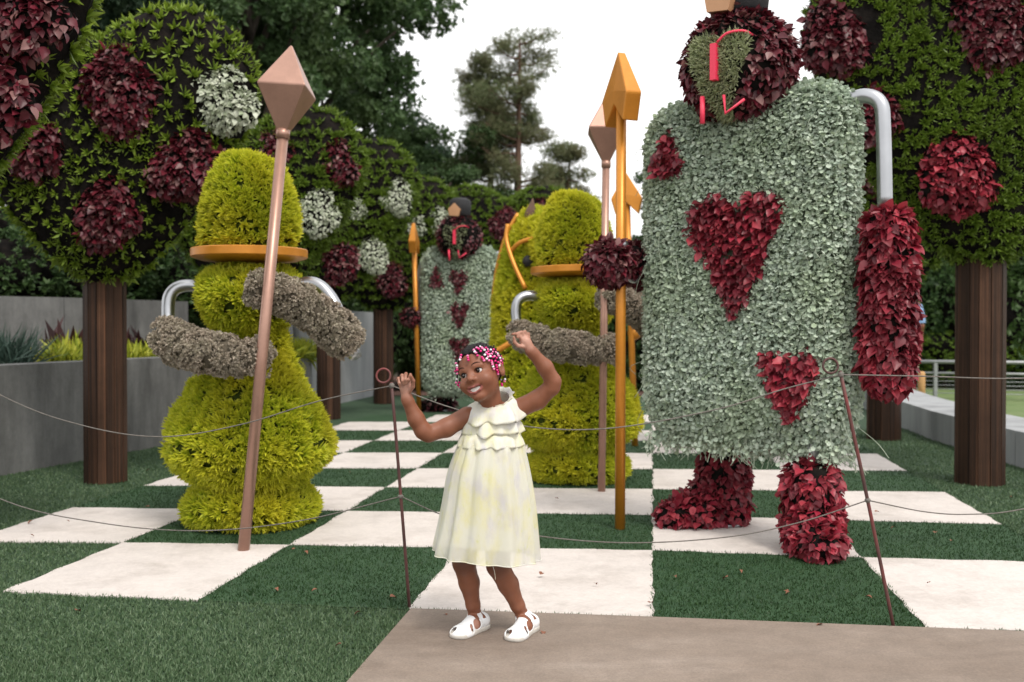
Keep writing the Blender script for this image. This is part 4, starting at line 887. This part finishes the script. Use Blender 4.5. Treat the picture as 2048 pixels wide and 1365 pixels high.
M['hair'] = surf('hair', [(.004, .0035, .0035), (.010, .008, .008)], .6, 60, 3, bump=.5, bscale=220, spec=.2)
M['sclera'] = surf('eye_white', [(.48, .46, .45), (.54, .52, .51)], .2, 10, 2); M['iris'] = surf('iris', [(.010, .005, .004), (.022, .011, .007)], .12, 10, 2)
M['teeth'] = surf('teeth', [(.74, .71, .66), (.80, .77, .72)], .25, 10, 2)
for nm_, c in (('bead_magenta', (.62, .010, .16)), ('bead_pink', (.80, .20, .40)), ('bead_white', (.78, .74, .78))): M[nm_] = surf(nm_, [c, tuple(min(1, x * 1.1) for x in c)], .15, 10, 2)
M['leather'] = surf('white_leather', [(.72, .73, .74), (.80, .80, .80)], .4, 30, 3, bump=.1, bscale=300); M['sole'] = surf('sole', [(.50, .47, .42), (.60, .57, .52)], .6, 30, 3)
def cloth_mat(name, alpha, warm=1.):
    m, n, l, b = _mat(name); tc = n.new('ShaderNodeTexCoord'); cur = None
    def noise(scale, lo, hi, off, stretch=(1, 1, .55)):
        mp = n.new('ShaderNodeMapping'); mp.inputs['Location'].default_value = (off, off * .7, off * 1.3); mp.inputs['Scale'].default_value = stretch; l.new(tc.outputs['Object'], mp.inputs['Vector'])
        z = n.new('ShaderNodeTexNoise'); z.inputs['Scale'].default_value = scale; z.inputs['Detail'].default_value = 5; z.inputs['Roughness'].default_value = .65; l.new(mp.outputs[0], z.inputs['Vector'])
        r = n.new('ShaderNodeMapRange'); r.inputs['From Min'].default_value = lo; r.inputs['From Max'].default_value = hi; l.new(z.outputs['Fac'], r.inputs['Value']); return r.outputs[0]
    c = None
    for (sc_, lo, hi, off, col) in ((14, .46, .66, 1, (.84, .79, .34)), (17, .50, .66, 7, (.66, .63, .75)), (20, .60, .74, 13, (.82, .66, .50)), (30, .60, .72, 19, (.74, .76, .30))):
        x = n.new('ShaderNodeMix'); x.data_type = 'RGBA'; f = noise(sc_, lo, hi, off); mu = n.new('ShaderNodeMath'); mu.operation = 'MULTIPLY'; mu.inputs[1].default_value = .52; l.new(f, mu.inputs[0]); l.new(mu.outputs[0], x.inputs['Factor'])
        if c is None: x.inputs['A'].default_value = (.83, .82, .73, 1)
        else: l.new(c, x.inputs['A'])
        x.inputs['B'].default_value = (*col, 1); c = x.outputs['Result']
    l.new(c, b.inputs['Base Color']); b.inputs['Roughness'].default_value = .8; b.inputs['Specular IOR Level'].default_value = .2
    z = n.new('ShaderNodeTexNoise'); z.inputs['Scale'].default_value = 140; mp = n.new('ShaderNodeMapping'); mp.inputs['Scale'].default_value = (3, 3, .35); l.new(tc.outputs['Object'], mp.inputs['Vector']); l.new(mp.outputs[0], z.inputs['Vector'])
    bp = n.new('ShaderNodeBump'); bp.inputs['Strength'].default_value = .35; bp.inputs['Distance'].default_value = .003; l.new(z.outputs['Fac'], bp.inputs['Height']); l.new(bp.outputs[0], b.inputs['Normal'])
    tr = n.new('ShaderNodeBsdfTranslucent'); l.new(c, tr.inputs['Color']); ms = n.new('ShaderNodeMixShader'); ms.inputs[0].default_value = .25; l.new(b.outputs[0], ms.inputs[1]); l.new(tr.outputs[0], ms.inputs[2]); o = ms.outputs[0]
    if alpha < 1:
        tp = n.new('ShaderNodeBsdfTransparent'); m2 = n.new('ShaderNodeMixShader'); m2.inputs[0].default_value = alpha; l.new(tp.outputs[0], m2.inputs[1]); l.new(o, m2.inputs[2]); o = m2.outputs[0]
    l.new(o, n['Material Output'].inputs['Surface']); return m
M['dress'] = cloth_mat('dress_cloth', 1.); M['chiffon'] = cloth_mat('dress_chiffon', .55)

GD = 3.345; root = gp(990, 1278); girl = thing('person', 'child in a pale yellow ruffled dress and white sandals, pink beads in braids, arms raised', 'person', tuple(root)); RT = np.array(root)
def g(px, py, dy=0.): return np.array(at(px, py, GD + dy)) - RT
HC = g(961, 748, -.02)
HM = np.array(Matrix.Rotation(math.radians(-22), 3, 'Y') @ Matrix.Rotation(math.radians(-25), 3, 'Z') @ Matrix.Rotation(math.radians(-12), 3, 'X'))
def hw(x, y, z): return HC + HM @ np.array([x, y, z])
fd = Field(g(775, 800)[[0]].tolist() + [-.26, -.005], [g(1135, 700)[0], .24, g(960, 672)[2] + .02], .0026)
# torso
fd.ell(g(985, 862, .02), (.080, .060, .085), k=.02); fd.ell(g(978, 940, .02), (.082, .066, .10), k=.03); fd.ell(g(976, 1010, .03), (.090, .072, .075), k=.03)
fd.cone(g(937, 834, .02), g(1035, 818, .03), .030, .030, .02)
fd.cone(g(987, 835, .02), hw(0, .025, -.055), .036, .036, .018)
# arms
def limb(pts, k=.010):
    for (a, ra), (b, rb) in zip(pts, pts[1:]): fd.cone(a, b, ra, rb, k)
W1 = g(813, 797, -.045); W2 = g(1062, 702, -.04)
limb([(g(934, 832, .02), .031), (g(893, 856, .0), .0315), (g(857, 868, -.02), .0275), (g(846, 862, -.03), .0275), (g(832, 838, -.035), .0275), (g(816, 803, -.045), .019), (W1, .0175)])
limb([(g(1036, 818, .03), .033), (g(1075, 800, .02), .0325), (g(1103, 775, .0), .0275), (g(1106, 763, -.005), .0265), (g(1090, 735, -.02), .0265), (g(1067, 708, -.038), .0185), (W2, .0175)])
# hands
def hand(palm, R, pr, fingers, wrist):
    fd.cone(wrist, palm, .0165, .018, .008); fd.ell(palm, pr, R, .006)
    for ch, r0 in fingers:
        P = [g(*c) for c in ch]
        for i in range(len(P) - 1): fd.cone(P[i], P[i + 1], r0 * (1.08 - .1 * i), r0 * (1.0 - .1 * i), .0028)
d0 = -.045
hand(g(811, 774, d0), None, (.020, .0125, .024), [
    ([(818, 766, d0), (820, 754, d0 - .004), (821, 750, d0 - .024), (818, 760, d0 - .034), (815, 766, d0 - .026)], .0062), ([(811, 764, d0), (811, 750, d0 - .003), (812, 748, d0 - .026), (811, 760, d0 - .036), (811, 768, d0 - .026)], .0064),
    ([(805, 766, d0), (803, 753, d0 - .003), (804, 751, d0 - .024), (805, 762, d0 - .034), (806, 769, d0 - .025)], .0062), ([(800, 771, d0), (796, 760, d0 - .002), (797, 757, d0 - .020), (799, 767, d0 - .029), (801, 773, d0 - .022)], .0056),
    ([(818, 784, d0 - .008), (826, 774, d0 - .022), (827, 762, d0 - .032), (822, 753, d0 - .038)], .0070)], W1)
d0 = -.04; Rh = np.array(Matrix.Rotation(math.radians(-36), 3, 'Y'))
hand(g(1051, 684, d0), Rh, (.018, .0135, .024), [
    ([(1044, 680, d0 - .008), (1036, 670, d0 - .016), (1030, 668, d0 - .022), (1025, 669, d0 - .026)], .0056), ([(1048, 676, d0 - .002), (1043, 665, d0 - .008), (1036, 667, d0 - .016), (1035, 675, d0 - .020)], .0060),
    ([(1053, 675, d0 + .004), (1050, 664, d0 + .002), (1043, 666, d0 - .006), (1041, 674, d0 - .012)], .0057), ([(1058, 679, d0 + .009), (1057, 668, d0 + .010), (1050, 668, d0 + .002), (1047, 675, d0 - .004)], .0050),
    ([(1048, 694, d0 - .010), (1036, 692, d0 - .020), (1029, 685, d0 - .024), (1028, 676, d0 - .026)], .0066)], W2)
# legs
KN = [g(928, 1126, .005), g(996, 1132, -.005)]; AN = [g(951, 1233, .085), g(1046, 1233, .072)]
for hip, kn, an in ((g(946, 1020, .03), KN[0], AN[0]), (g(1000, 1020, .03), KN[1], AN[1])):
    cf = kn + (an - kn) * .38 + [0.002, .012, 0]; limb([(hip, .052), (kn + [0, .004, .03], .040), (kn, .0375), (cf, .0345), (kn + (an - kn) * .78, .0235), (an, .0205)], .012)
FEET = []
for heel, toe, an in ((gp(968, 1262), gp(908, 1284), AN[0]), (gp(1066, 1265), gp(1016, 1292), AN[1])):
    h0 = np.array(heel) - RT; t0 = np.array(toe) - RT; h0[2] = t0[2] = 0; ax = unit(t0 - h0); FEET.append((h0, np.array([[ax[0], -ax[1], 0], [ax[1], ax[0], 0], [0, 0, 1]]), an))
FZ = .018
def foot_prims(an_l):
    return [((.012, 0, FZ + .022), an_l, .0225, .0215, .012), ((.012, 0, FZ + .020), (.055, 0, FZ + .022), .0215, .022, .012), (tuple(an_l), (.075, -.002, FZ + .020), .020, .0195, .014), ((.055, .004, FZ + .016), (.105, .006, FZ + .010), .021, .0165, .012), ((.055, -.008, FZ + .014), (.105, -.014, FZ + .010), .018, .015, .012),
            ((.105, .013, FZ + .008), (.139, .015, FZ + .006), .0105, .0095, .004), ((.105, .003, FZ + .008), (.138, .001, FZ + .005), .0085, .0065, .003), ((.10, -.007, FZ + .007), (.130, -.010, FZ + .004), .008, .0060, .003), ((.095, -.017, FZ + .007), (.118, -.021, FZ + .004), .008, .0058, .003)]
for h0, R, an in FEET:
    al = R.T @ (an - h0)
    for a, b, r1, r2, k in foot_prims(al): fd.cone(h0 + R @ np.array(a), h0 + R @ np.array(b), r1, r2, k)
# head, in its own turned frame
idx, P = fd.sl(HC - .16, HC + .16); q = (P - HC) @ HM; f = fd.f[idx]
f = smin(f, d_ell(q, (0, .012, .026), (.071, .082, .074)), .014); f = smin(f, d_ell(q, (0, -.018, -.030), (.0585, .058, .062)), .02)
for s in (-1, 1):
    f = smin(f, d_ell(q, (s * .036, -.046, -.030), (.025, .024, .023)), .016)
    f = smin(f, d_ell(q, (s * .0735, .012, -.008), (.009, .017, .026)), .005)
    f = smin(f, d_cone(q, (s * .020, -.064, .020), (s * .042, -.054, .018), .005, .005), .014)
f = smin(f, d_ell(q, (0, -.054, -.080), (.021, .017, .014)), .018)
f = smin(f, d_cone(q, (0, -.064, .008), (0, -.080, -.019), .007, .0105), .008)
for s in (-1, 1):
    f = smin(f, d_ell(q, (s * .0125, -.0735, -.0225), (.0088, .009, .0075)), .005); f = -smin(-f, d_ell(q, (s * .0065, -.0815, -.0275), (.0034, .005, .0026)), .002)
    f = -smin(-f, d_ell(q, (s * .0290, -.0680, .002), (.0148, .0130, .0082)), .003)
    f = -smin(-f, d_ell(q, (s * .0815, .006, -.006), (.006, .009, .015)), .004)
qs = q.copy(); qs[..., 2] = q[..., 2] - 11 * q[..., 0] ** 2
f = -smin(-f, d_ell(qs, (0, -.0745, -.0555), (.0330, .0160, .0085)), .003)
LIPS = [[(-.0340, -.0560, -.0530), (-.018, -.0705, -.0468), (0, -.0745, -.0458), (.018, -.0705, -.0468), (.0340, -.0560, -.0530)], [(-.0340, -.0560, -.0535), (-.018, -.0695, -.0635), (0, -.0735, -.0655), (.018, -.0695, -.0635), (.0340, -.0560, -.0535)]]
def up9(c): return np.array([c[0], c[1], c[2] + 11 * c[0] ** 2])
for L, r in zip(LIPS, (.0024, .0034)):
    for a, b in zip(L, L[1:]): f = smin(f, d_cone(q, up9(a), up9(b), r, r), .003)
fd.f[idx] = f
V, Q = fd.mesh(); N = vnormals(V, Q); body = link('body', mesh_of('body', V, Q, M['skin']), girl)
sm = body.modifiers.new('smooth', 'SMOOTH'); sm.factor = .5; sm.iterations = 2
ql = (V - HC) @ HM; lip = np.zeros(len(V))
for L, r in zip(LIPS, (.0036, .0044)):
    for a, b in zip(L, L[1:]): lip = np.maximum(lip, np.clip(1.4 - np.maximum(0, d_cone(ql, up9(a), up9(b), r, r)) / .0015, 0, 1))
lip *= (np.linalg.norm(ql, axis=1) < .15)
pale = np.zeros(len(V))
for c in (g(811, 770, -.055), g(1046, 682, -.055)): pale = np.maximum(pale, np.clip(1.5 - np.linalg.norm((V - c) * [1, .8, 1], axis=1) / .032, 0, 1) * np.clip(.35 - N[:, 1] * 1.2, 0, 1))
for h0, R, an in FEET: pale = np.maximum(pale, np.clip((((V - h0) @ R)[:, 0] - .125) / .01, 0, 1) * (V[:, 2] < .06) * .7)
knee = np.zeros(len(V))
for kn in KN: knee = np.maximum(knee, np.clip(1.3 - np.linalg.norm(V - kn - [0, -.02, .004], axis=1) / .042, 0, .8))
for nm_, a in (('lip', lip), ('pale', pale), ('knee', knee)): at_ = body.data.attributes.new(nm_, 'FLOAT', 'POINT'); at_.data.foreach_set('value', a.astype(np.float32))
# eyes, brows, teeth
LOOK = unit(np.array([-.42, -1, .16]))
for s in (-1, 1):
    c = hw(s * .029, -.0525, .002); e = part('eye', ball((0, 0, 0), .0122, 20, 14), M['sclera'], girl, tuple(c))
    a = np.linspace(0, .70, 7); r = .01235; prof = np.stack([np.sin(a[::-1]) * r, np.cos(a[::-1]) * r], -1)
    lv = unit(HM @ unit(np.array([-.16, -1, .08]))); ir = xform(lathe(prof, 20, cap=False), Vector(lv).to_track_quat('Z', 'Y').to_matrix().to_4x4()); part('iris', ir, M['iris'], e)
    part('eye_glint', ball(tuple(unit(lv + np.array([.10, -.05, .28])) * .0121), .0009, 8, 6), M['teeth'], e)  # modelled highlight: a tiny pale ball fixed on the eye in place of a reflection
    part('eyelash', tube([hw(s * x, y, z) for x, y, z in ((.0155, -.0640, .0035), (.022, -.0672, .0090), (.030, -.0665, .0104), (.038, -.0610, .0080), (.0435, -.0550, .0040))], [.0006, .0013, .0015, .0013, .0006], 6, 14), M['hair'], girl)
    part('eyebrow', tube([hw(s * x, y, z) for x, y, z in ((.014, -.0715, .0245), (.023, -.0705, .0285), (.034, -.0655, .0295), (.045, -.0555, .0240))], [.0008, .0014, .0013, .0004], 6, 14), M['hair'], girl)
tg = []
for v in np.linspace(-.0062, .0055, 5):
    for x in np.linspace(-.0305, .0305, 25): tg.append(hw(x, -.0660 + 9.5 * x * x - .0004 * math.cos(x * 900), -.0535 + v * 1.1 * (1 - (x / .036) ** 2) + 11 * x * x))
part('teeth', (np.array(tg), grid_tris(5, 25, False)), M['teeth'], girl)
# hair: a braided cap and hanging strands with beads
hf = Field(HC - .13, HC + .13, .0026); idx, P = hf.sl(HC - .13, HC + .13); q = (P - HC) @ HM
dd = d_ell(q, (0, .013, .026), (.0755, .0875, .0795)) + .0016 * np.sin(np.arctan2(q[..., 0], q[..., 2] - .0) * 16) * np.clip(q[..., 2] * 30 + .6, 0, 1)
hl = -(q[..., 2] + .92 * q[..., 1] - .012 + .10 * np.abs(q[..., 0]) + .003 * np.sin(q[..., 0] * 260)) * .78
hf.f[idx] = np.maximum(dd, hl); hf.f[idx] = np.minimum(hf.f[idx], 5.); hf.f[0] = hf.f[-1] = 1
V, Q = hf.mesh(); hair = link('hair', mesh_of('hair', V, Q, M['hair']), girl)
def on_head(px, py, grow=.004):
    """where a sight line meets the braided cap (or grazes it)"""
    o = (np.array([0, 0, H]) - RT - HC) @ HM; d = unit(np.array(ray(px, py))) @ HM; r = np.array([.0755, .0875, .0795]) + grow; c = np.array([0, .013, .026])
    oo = (o - c) / r; dv = d / r; a = dv @ dv; b = 2 * oo @ dv; cc = oo @ oo - 1; D_ = b * b - 4 * a * cc
    t = (-b - math.sqrt(max(D_, 0))) / (2 * a); return HC + HM @ (o + d * t)
BD = [[(262, 315), (255, 345), (247, 372)], [(343, 325), (347, 350), (352, 376)], [(198, 420), (212, 445), (210, 472), (213, 500)], [(192, 515), (212, 545)], [(210, 615), (202, 655)], [(240, 655), (225, 685), (245, 708)], [(495, 210), (520, 222)], [(482, 240), (505, 265)], [(530, 235), (552, 252)],
      [(447, 287), (465, 320)], [(598, 270), (612, 305)], [(556, 312), (593, 337)], [(520, 342), (535, 362), (547, 382)], [(580, 360), (606, 380)], [(655, 340), (685, 387)], [(690, 282), (712, 297)], [(725, 322), (755, 332)], [(720, 403), (740, 422), (736, 445)], [(753, 385), (770, 410), (768, 437)], [(650, 430), (658, 457), (668, 486)], [(708, 500), (716, 525), (719, 549)], [(806, 615), (800, 640)], [(766, 672), (768, 690)], [(640, 300), (625, 330)], [(675, 330), (700, 350)], [(570, 225), (590, 245)], [(630, 250), (650, 275)], [(665, 245), (690, 255)], [(420, 250), (430, 272)], [(575, 285), (590, 305)], [(640, 385), (645, 405)], [(745, 350), (775, 365)], [(700, 440), (705, 465)], [(775, 460), (785, 485)], [(455, 225), (470, 232)]]
bm = {k: mesh_of('bead', *ball((0, 0, 0), (.0046, .0046, .0042), 12, 8), M[k]) for k in ('bead_magenta', 'bead_pink', 'bead_white')}; kk = 0
for ch in BD:
    pts = [on_head(880 + x / 6.204, 660 + y / 6.204) for x, y in ch]; st = pts[0] + (HM @ np.array([0, .012, .016])) * .9
    part('braid', tube([st] + pts + [pts[-1] - [0, 0, .004]], .0028, 6, 12), M['hair'], hair)
    for p_ in pts:
        link('bead', bm[('bead_magenta', 'bead_pink', 'bead_white', 'bead_pink', 'bead_magenta')[kk % 5]], hair, tuple(p_)); kk += 1
part('earring', ball(tuple(g(1002, 760, -.035)), .0034, 10, 8), M['steel'], girl)
# dress
def loft(rows, n=96, wav_=None, zw=False):
    V = []; th = np.linspace(0, 2 * math.pi, n, endpoint=False)
    for i, row in enumerate(rows):
        c, rx, ry, tilt = row[:4]; ty = row[4] if len(row) > 4 else 0.
        w_ = wav_(i / (len(rows) - 1), th) if wav_ else 0
        V.append(np.stack([c[0] + (rx + w_) * np.cos(th), c[1] + (ry + w_) * np.sin(th), np.full(n, c[2]) + tilt * np.cos(th) + ty * np.sin(th) + .8 * w_ * np.sin(2.3 * th + i * .05) * (1 if zw else 0)], -1))
    return np.concatenate(V), grid_tris(len(rows), n, True)
def rows_from(spec, m):
    S = cr([tuple(s) + ((0.,) if len(s) == 6 else ()) for s in spec], m); return [(g(px, py, dy), a * .00168, b * .00168, ti, ty) for px, py, a, b, dy, ti, ty in S]
dress = bpy.data.objects.new('dress', None); COL.objects.link(dress); dress.parent = girl
def cloth(name, VF, mat, parent=dress):
    o = part(name, VF, mat, parent); s = o.modifiers.new('solid', 'SOLIDIFY'); s.thickness = .0014; return o
cloth('bodice', loft(rows_from([(988, 800, 31, 27, .02, .006, .022), (987, 808, 36, 30, .02, .005, .02), (985, 824, 46, 35, .02, .0, .008), (984, 845, 53, 39, .02, 0), (982, 872, 60, 43, .02, 0), (981, 892, 64, 47, .02, 0)], 24), wav_=lambda s, t: .0008 * np.sin(t * 22) * s), M['dress'])
def skirt_w(s, t): return (.0035 + .0085 * s) * (np.sin(t * 11 + .6 + .5 * np.sin(3 * t)) * .6 + .5 * np.sin(t * 17 + 2 * s) * (1 - .4 * s) + .35 * np.sin(5 * t + 1.2)) * min(1, s * 5 + .35) + 0.0009 * np.sin(t * 37 + 3 * np.sin(2 * t)) * (1 - .5 * s)
SK = [(981, 884, 62, 46, .02, 0), (979, 905, 69, 54, .02, 0), (976, 950, 81, 64, .02, .0), (976, 1000, 89, 70, .02, -.004), (974, 1050, 96, 75, .02, -.008), (971, 1098, 103, 79, .02, -.013), (971, 1113, 104, 80, .02, -.015)]
cloth('skirt', loft(rows_from(SK, 46), 260, skirt_w), M['chiffon'])
SL = [(981, 886, 60, 44, .02, 0), (979, 905, 65, 50, .02, 0), (976, 950, 75, 59, .02, .0), (976, 1000, 84, 65, .02, -.004), (974, 1050, 91, 70, .02, -.008), (972, 1086, 95, 73, .02, -.012)]
cloth('lining', loft(rows_from(SL, 36), 110, lambda s, t: .7 * skirt_w(s, t)), M['dress'])
rows = rows_from(SK, 46); cloth('hem', loft([(rows[-2][0], rows[-2][1] + .0015, rows[-2][2] + .0015, rows[-2][3]), (rows[-1][0], rows[-1][1] + .0015, rows[-1][2] + .0015, rows[-1][3])], 150, lambda s, t: skirt_w(.99, t)), M['dress'])
def tier(spec, m, nw, amp, ph): return loft(rows_from(spec, m), 150, lambda s, t: amp * s ** 1.3 * (np.sin(nw * t + ph + .8 * np.sin(2 * t)) + .6 * np.sin((nw * 1.7) // 1 * t + ph * 2)), True)
cloth('ruffle', tier([(982, 866, 57, 42, .02, 0), (981, 878, 63, 48, .02, 0), (981, 893, 66, 52, .02, .002)], 10, 13, .0042, .3), M['dress'])
cloth('ruffle', tier([(985, 836, 49, 37, .02, .0), (985, 848, 56, 43, .02, .002), (985, 867, 60, 48, .02, .004)], 10, 7, .0075, 1.4), M['dress'])
cloth('ruffle', tier([(988, 799, 31, 28, .02, .008, .024), (988, 804, 40, 34, .02, .010, .024), (988, 816, 52, 42, .02, .006, .020), (989, 838, 60, 49, .02, .008, .014)], 14, 6, .0085, 2.2), M['dress'])
cloth('neck_frill', tier([(989, 801, 31, 27, .02, .008, .024), (990, 797, 33, 29, .022, .010, .026), (991, 794, 36, 32, .025, .012, .028)], 8, 10, .003, .5), M['dress'])
part('loose_thread', tube([g(984, 1128, -.07), g(988, 1140, -.075), g(990, 1150, -.072), g(991, 1160, -.07)], .0008, 5, 10), M['dress'], dress)
# sandals
for i, (h0, R, an) in enumerate(FEET):
    al = R.T @ (an - h0); sf = Field((-.03, -.05, 0), (.17, .05, .105), .0020); idx, P = sf.sl((-.03, -.05, 0), (.17, .05, .105)); fdist = np.full(P.shape[:3], .05)
    for a, b, r1, r2, k in foot_prims(al): fdist = smin(fdist, d_cone(P, a, b, r1, r2), max(k, .010))
    fdist = np.minimum(fdist, d_ell(P, (.112, 0, FZ + .004), (.043, .036, .022)))
    x, y, z = P[..., 0], P[..., 1], P[..., 2]; up = np.maximum(fdist - .0038, -(fdist - .0005)); up = np.maximum(up, FZ - .006 - z)
    cuts = []
    for s in (-1, 1):
        cuts.append(d_ell(P, (.066, s * .030, FZ + .026), (.0165, .028, .018), np.array(Matrix.Rotation(math.radians(s * -14), 3, 'Z')))); cuts.append(d_ell(P, (.099, s * .034, FZ + .020), (.0058, .024, .016), np.array(Matrix.Rotation(math.radians(s * -30), 3, 'Z'))))
    cuts.append(d_ell(P, (.146, -.012, FZ + .018), (.014, .0125, .018))); cuts.append(d_ell(P, (.130, -.026, FZ + .014), (.010, .008, .012)))
    strap = np.maximum(np.abs((x - .034) * .80 + (z - FZ - .043) * .60) - .0075, np.abs(np.abs(y) - 0) - .06)     # ankle strap band
    hole = np.maximum(z * -1 + FZ + .036, x - .062)      # open above the heel counter
    hole = np.maximum(hole, -strap); hole = np.maximum(hole, -(np.maximum(x - .016, z - FZ - .060)))
    for c in cuts: up = np.maximum(up, -c)
    up = np.maximum(up, -hole); up = np.maximum(up, z - FZ - .062); sf.f[idx] = up; sf.f[0] = sf.f[-1] = .01; sf.f[:, 0] = sf.f[:, -1] = .01; sf.f[:, :, 0] = sf.f[:, :, -1] = .01
    V, Q = sf.mesh(); t = bpy.data.objects.new('sandal', None); COL.objects.link(t); t.parent = girl; V = h0 + V @ R.T; part('upper', (V, Q), M['leather'], t)
    ol = np.array([(-.018, 0), (-.012, .019), (.01, .0265), (.05, .027), (.09, .034), (.12, .0375), (.145, .032), (.157, .014), (.158, -.008), (.148, -.026), (.125, -.035), (.09, -.033), (.05, -.026), (.01, -.0255), (-.012, -.018)]); ol = cr(np.vstack([ol, ol[:1]]), 49)[:-1]
    rings = [(1 - .05, .010), (1.0, .0125), (1.0, .0215), (.985, .0245)]; sv = np.concatenate([np.c_[(ol - [.07, 0]) * s + [.07, 0], np.full(48, zz)] for s, zz in rings]); sf_ = grid_tris(4, 48, True); sv = np.vstack([sv, [.07, 0, .010], [.07, 0, .0245]]); j = np.arange(48); j2 = (j + 1) % 48
    sf_ = np.vstack([sf_, np.stack([j2, j, np.full(48, 192)], -1), np.stack([144 + j, 144 + j2, np.full(48, 193)], -1)]); part('sole', (h0 + sv @ R.T, sf_), M['sole'], t)
    bk = ball((.036, -.029, FZ + .040), (.007, .003, .005), 10, 6); part('buckle', (h0 + bk[0] @ R.T, bk[1]), M['leather'], t)

# ------------------------------------------------------------------ the far person
p = at(1808, 700, 13.4); far = thing('person', 'person in a blue shirt and khaki shorts standing with back turned beyond the low wall', 'person', (p.x, p.y, -.03))
ff = Field((-.40, -.22, -.01), (.40, .25, 1.75), .009)
def L2(a, b, r1, r2, k=.03): ff.cone(np.array(a, float), np.array(b, float), r1, r2, k)
ff.ell((0, 0, 1.60), (.075, .092, .108), k=.02); L2((0, .02, 1.38), (0, .01, 1.54), .058, .052); L2((-.15, .02, 1.36), (.15, .02, 1.36), .06, .06)
ff.ell((0, 0, 1.2), (.155, .105, .2)); ff.ell((0, 0, .95), (.15, .11, .14)); ff.ell((0, -.09, 1.60), (.015, .02, .02), k=.02)
for s in (-1, 1):
    L2((s * .17, .02, 1.35), (s * .215, .03, 1.10), .048, .04); L2((s * .215, .03, 1.10), (s * .20, -.06, .88), .038, .028); ff.ell((s * .195, -.075, .83), (.028, .035, .05))
    for q in range(4): L2((s * .195, -.105 + .02 * q, .80), (s * .19, -.11 + .02 * q, .745), .009, .007, .006)
    L2((s * .175, -.11, .83), (s * .165, -.125, .78), .010, .008, .008)
    L2((s * .085, 0, .92), (s * .09, -.01, .5), .078, .052); L2((s * .09, -.01, .5), (s * .09, .02, .10), .05, .036); L2((s * .09, .03, .05), (s * .10, -.14, .035), .04, .03); ff.ell((s * .075, .005, 1.6), (.012, .02, .03), k=.01)
ff.f[:, :, 0] = .01; V, Q = ff.mesh(); part('body', (V, Q), M['skin'], far)
def ring_cloth(name, spec, mat): part(name, loft([(np.array([x, y, z]), a, b, 0) for x, y, z, a, b in spec], 40, lambda s, t: .006 * np.sin(t * 7 + s * 4)), mat, far)
ring_cloth('shirt', [(0, .02, 1.45, .075, .07), (0, .015, 1.40, .16, .085), (0, .01, 1.33, .20, .11), (0, 0, 1.2, .185, .13), (0, 0, 1.0, .18, .135), (0, 0, .87, .185, .14)], M['blueshirt'])
for s in (-1, 1):
    part('sleeve', tube([(s * .16, .02, 1.37), (s * .20, .025, 1.22), (s * .215, .03, 1.13)], [.068, .064, .06], 16, 10, False), M['blueshirt'], far)
    part('shorts_leg', tube([(s * .075, 0, .97), (s * .085, 0, .75), (s * .09, -.005, .52)], [.10, .098, .092], 18, 10, False), M['khaki'], far)
    part('shoe', xform(shift(ball((0, 0, 0), (.047, .13, .05), 16, 10), (s * .098, -.05, .045)), Matrix.Identity(4)), M['black'], far)
part('hair', shift(ball((0, 0, 0), (.083, .098, .09), 18, 12), (0, .012, 1.64)), M['hair'], far)
far.rotation_euler = (0, 0, math.radians(150))
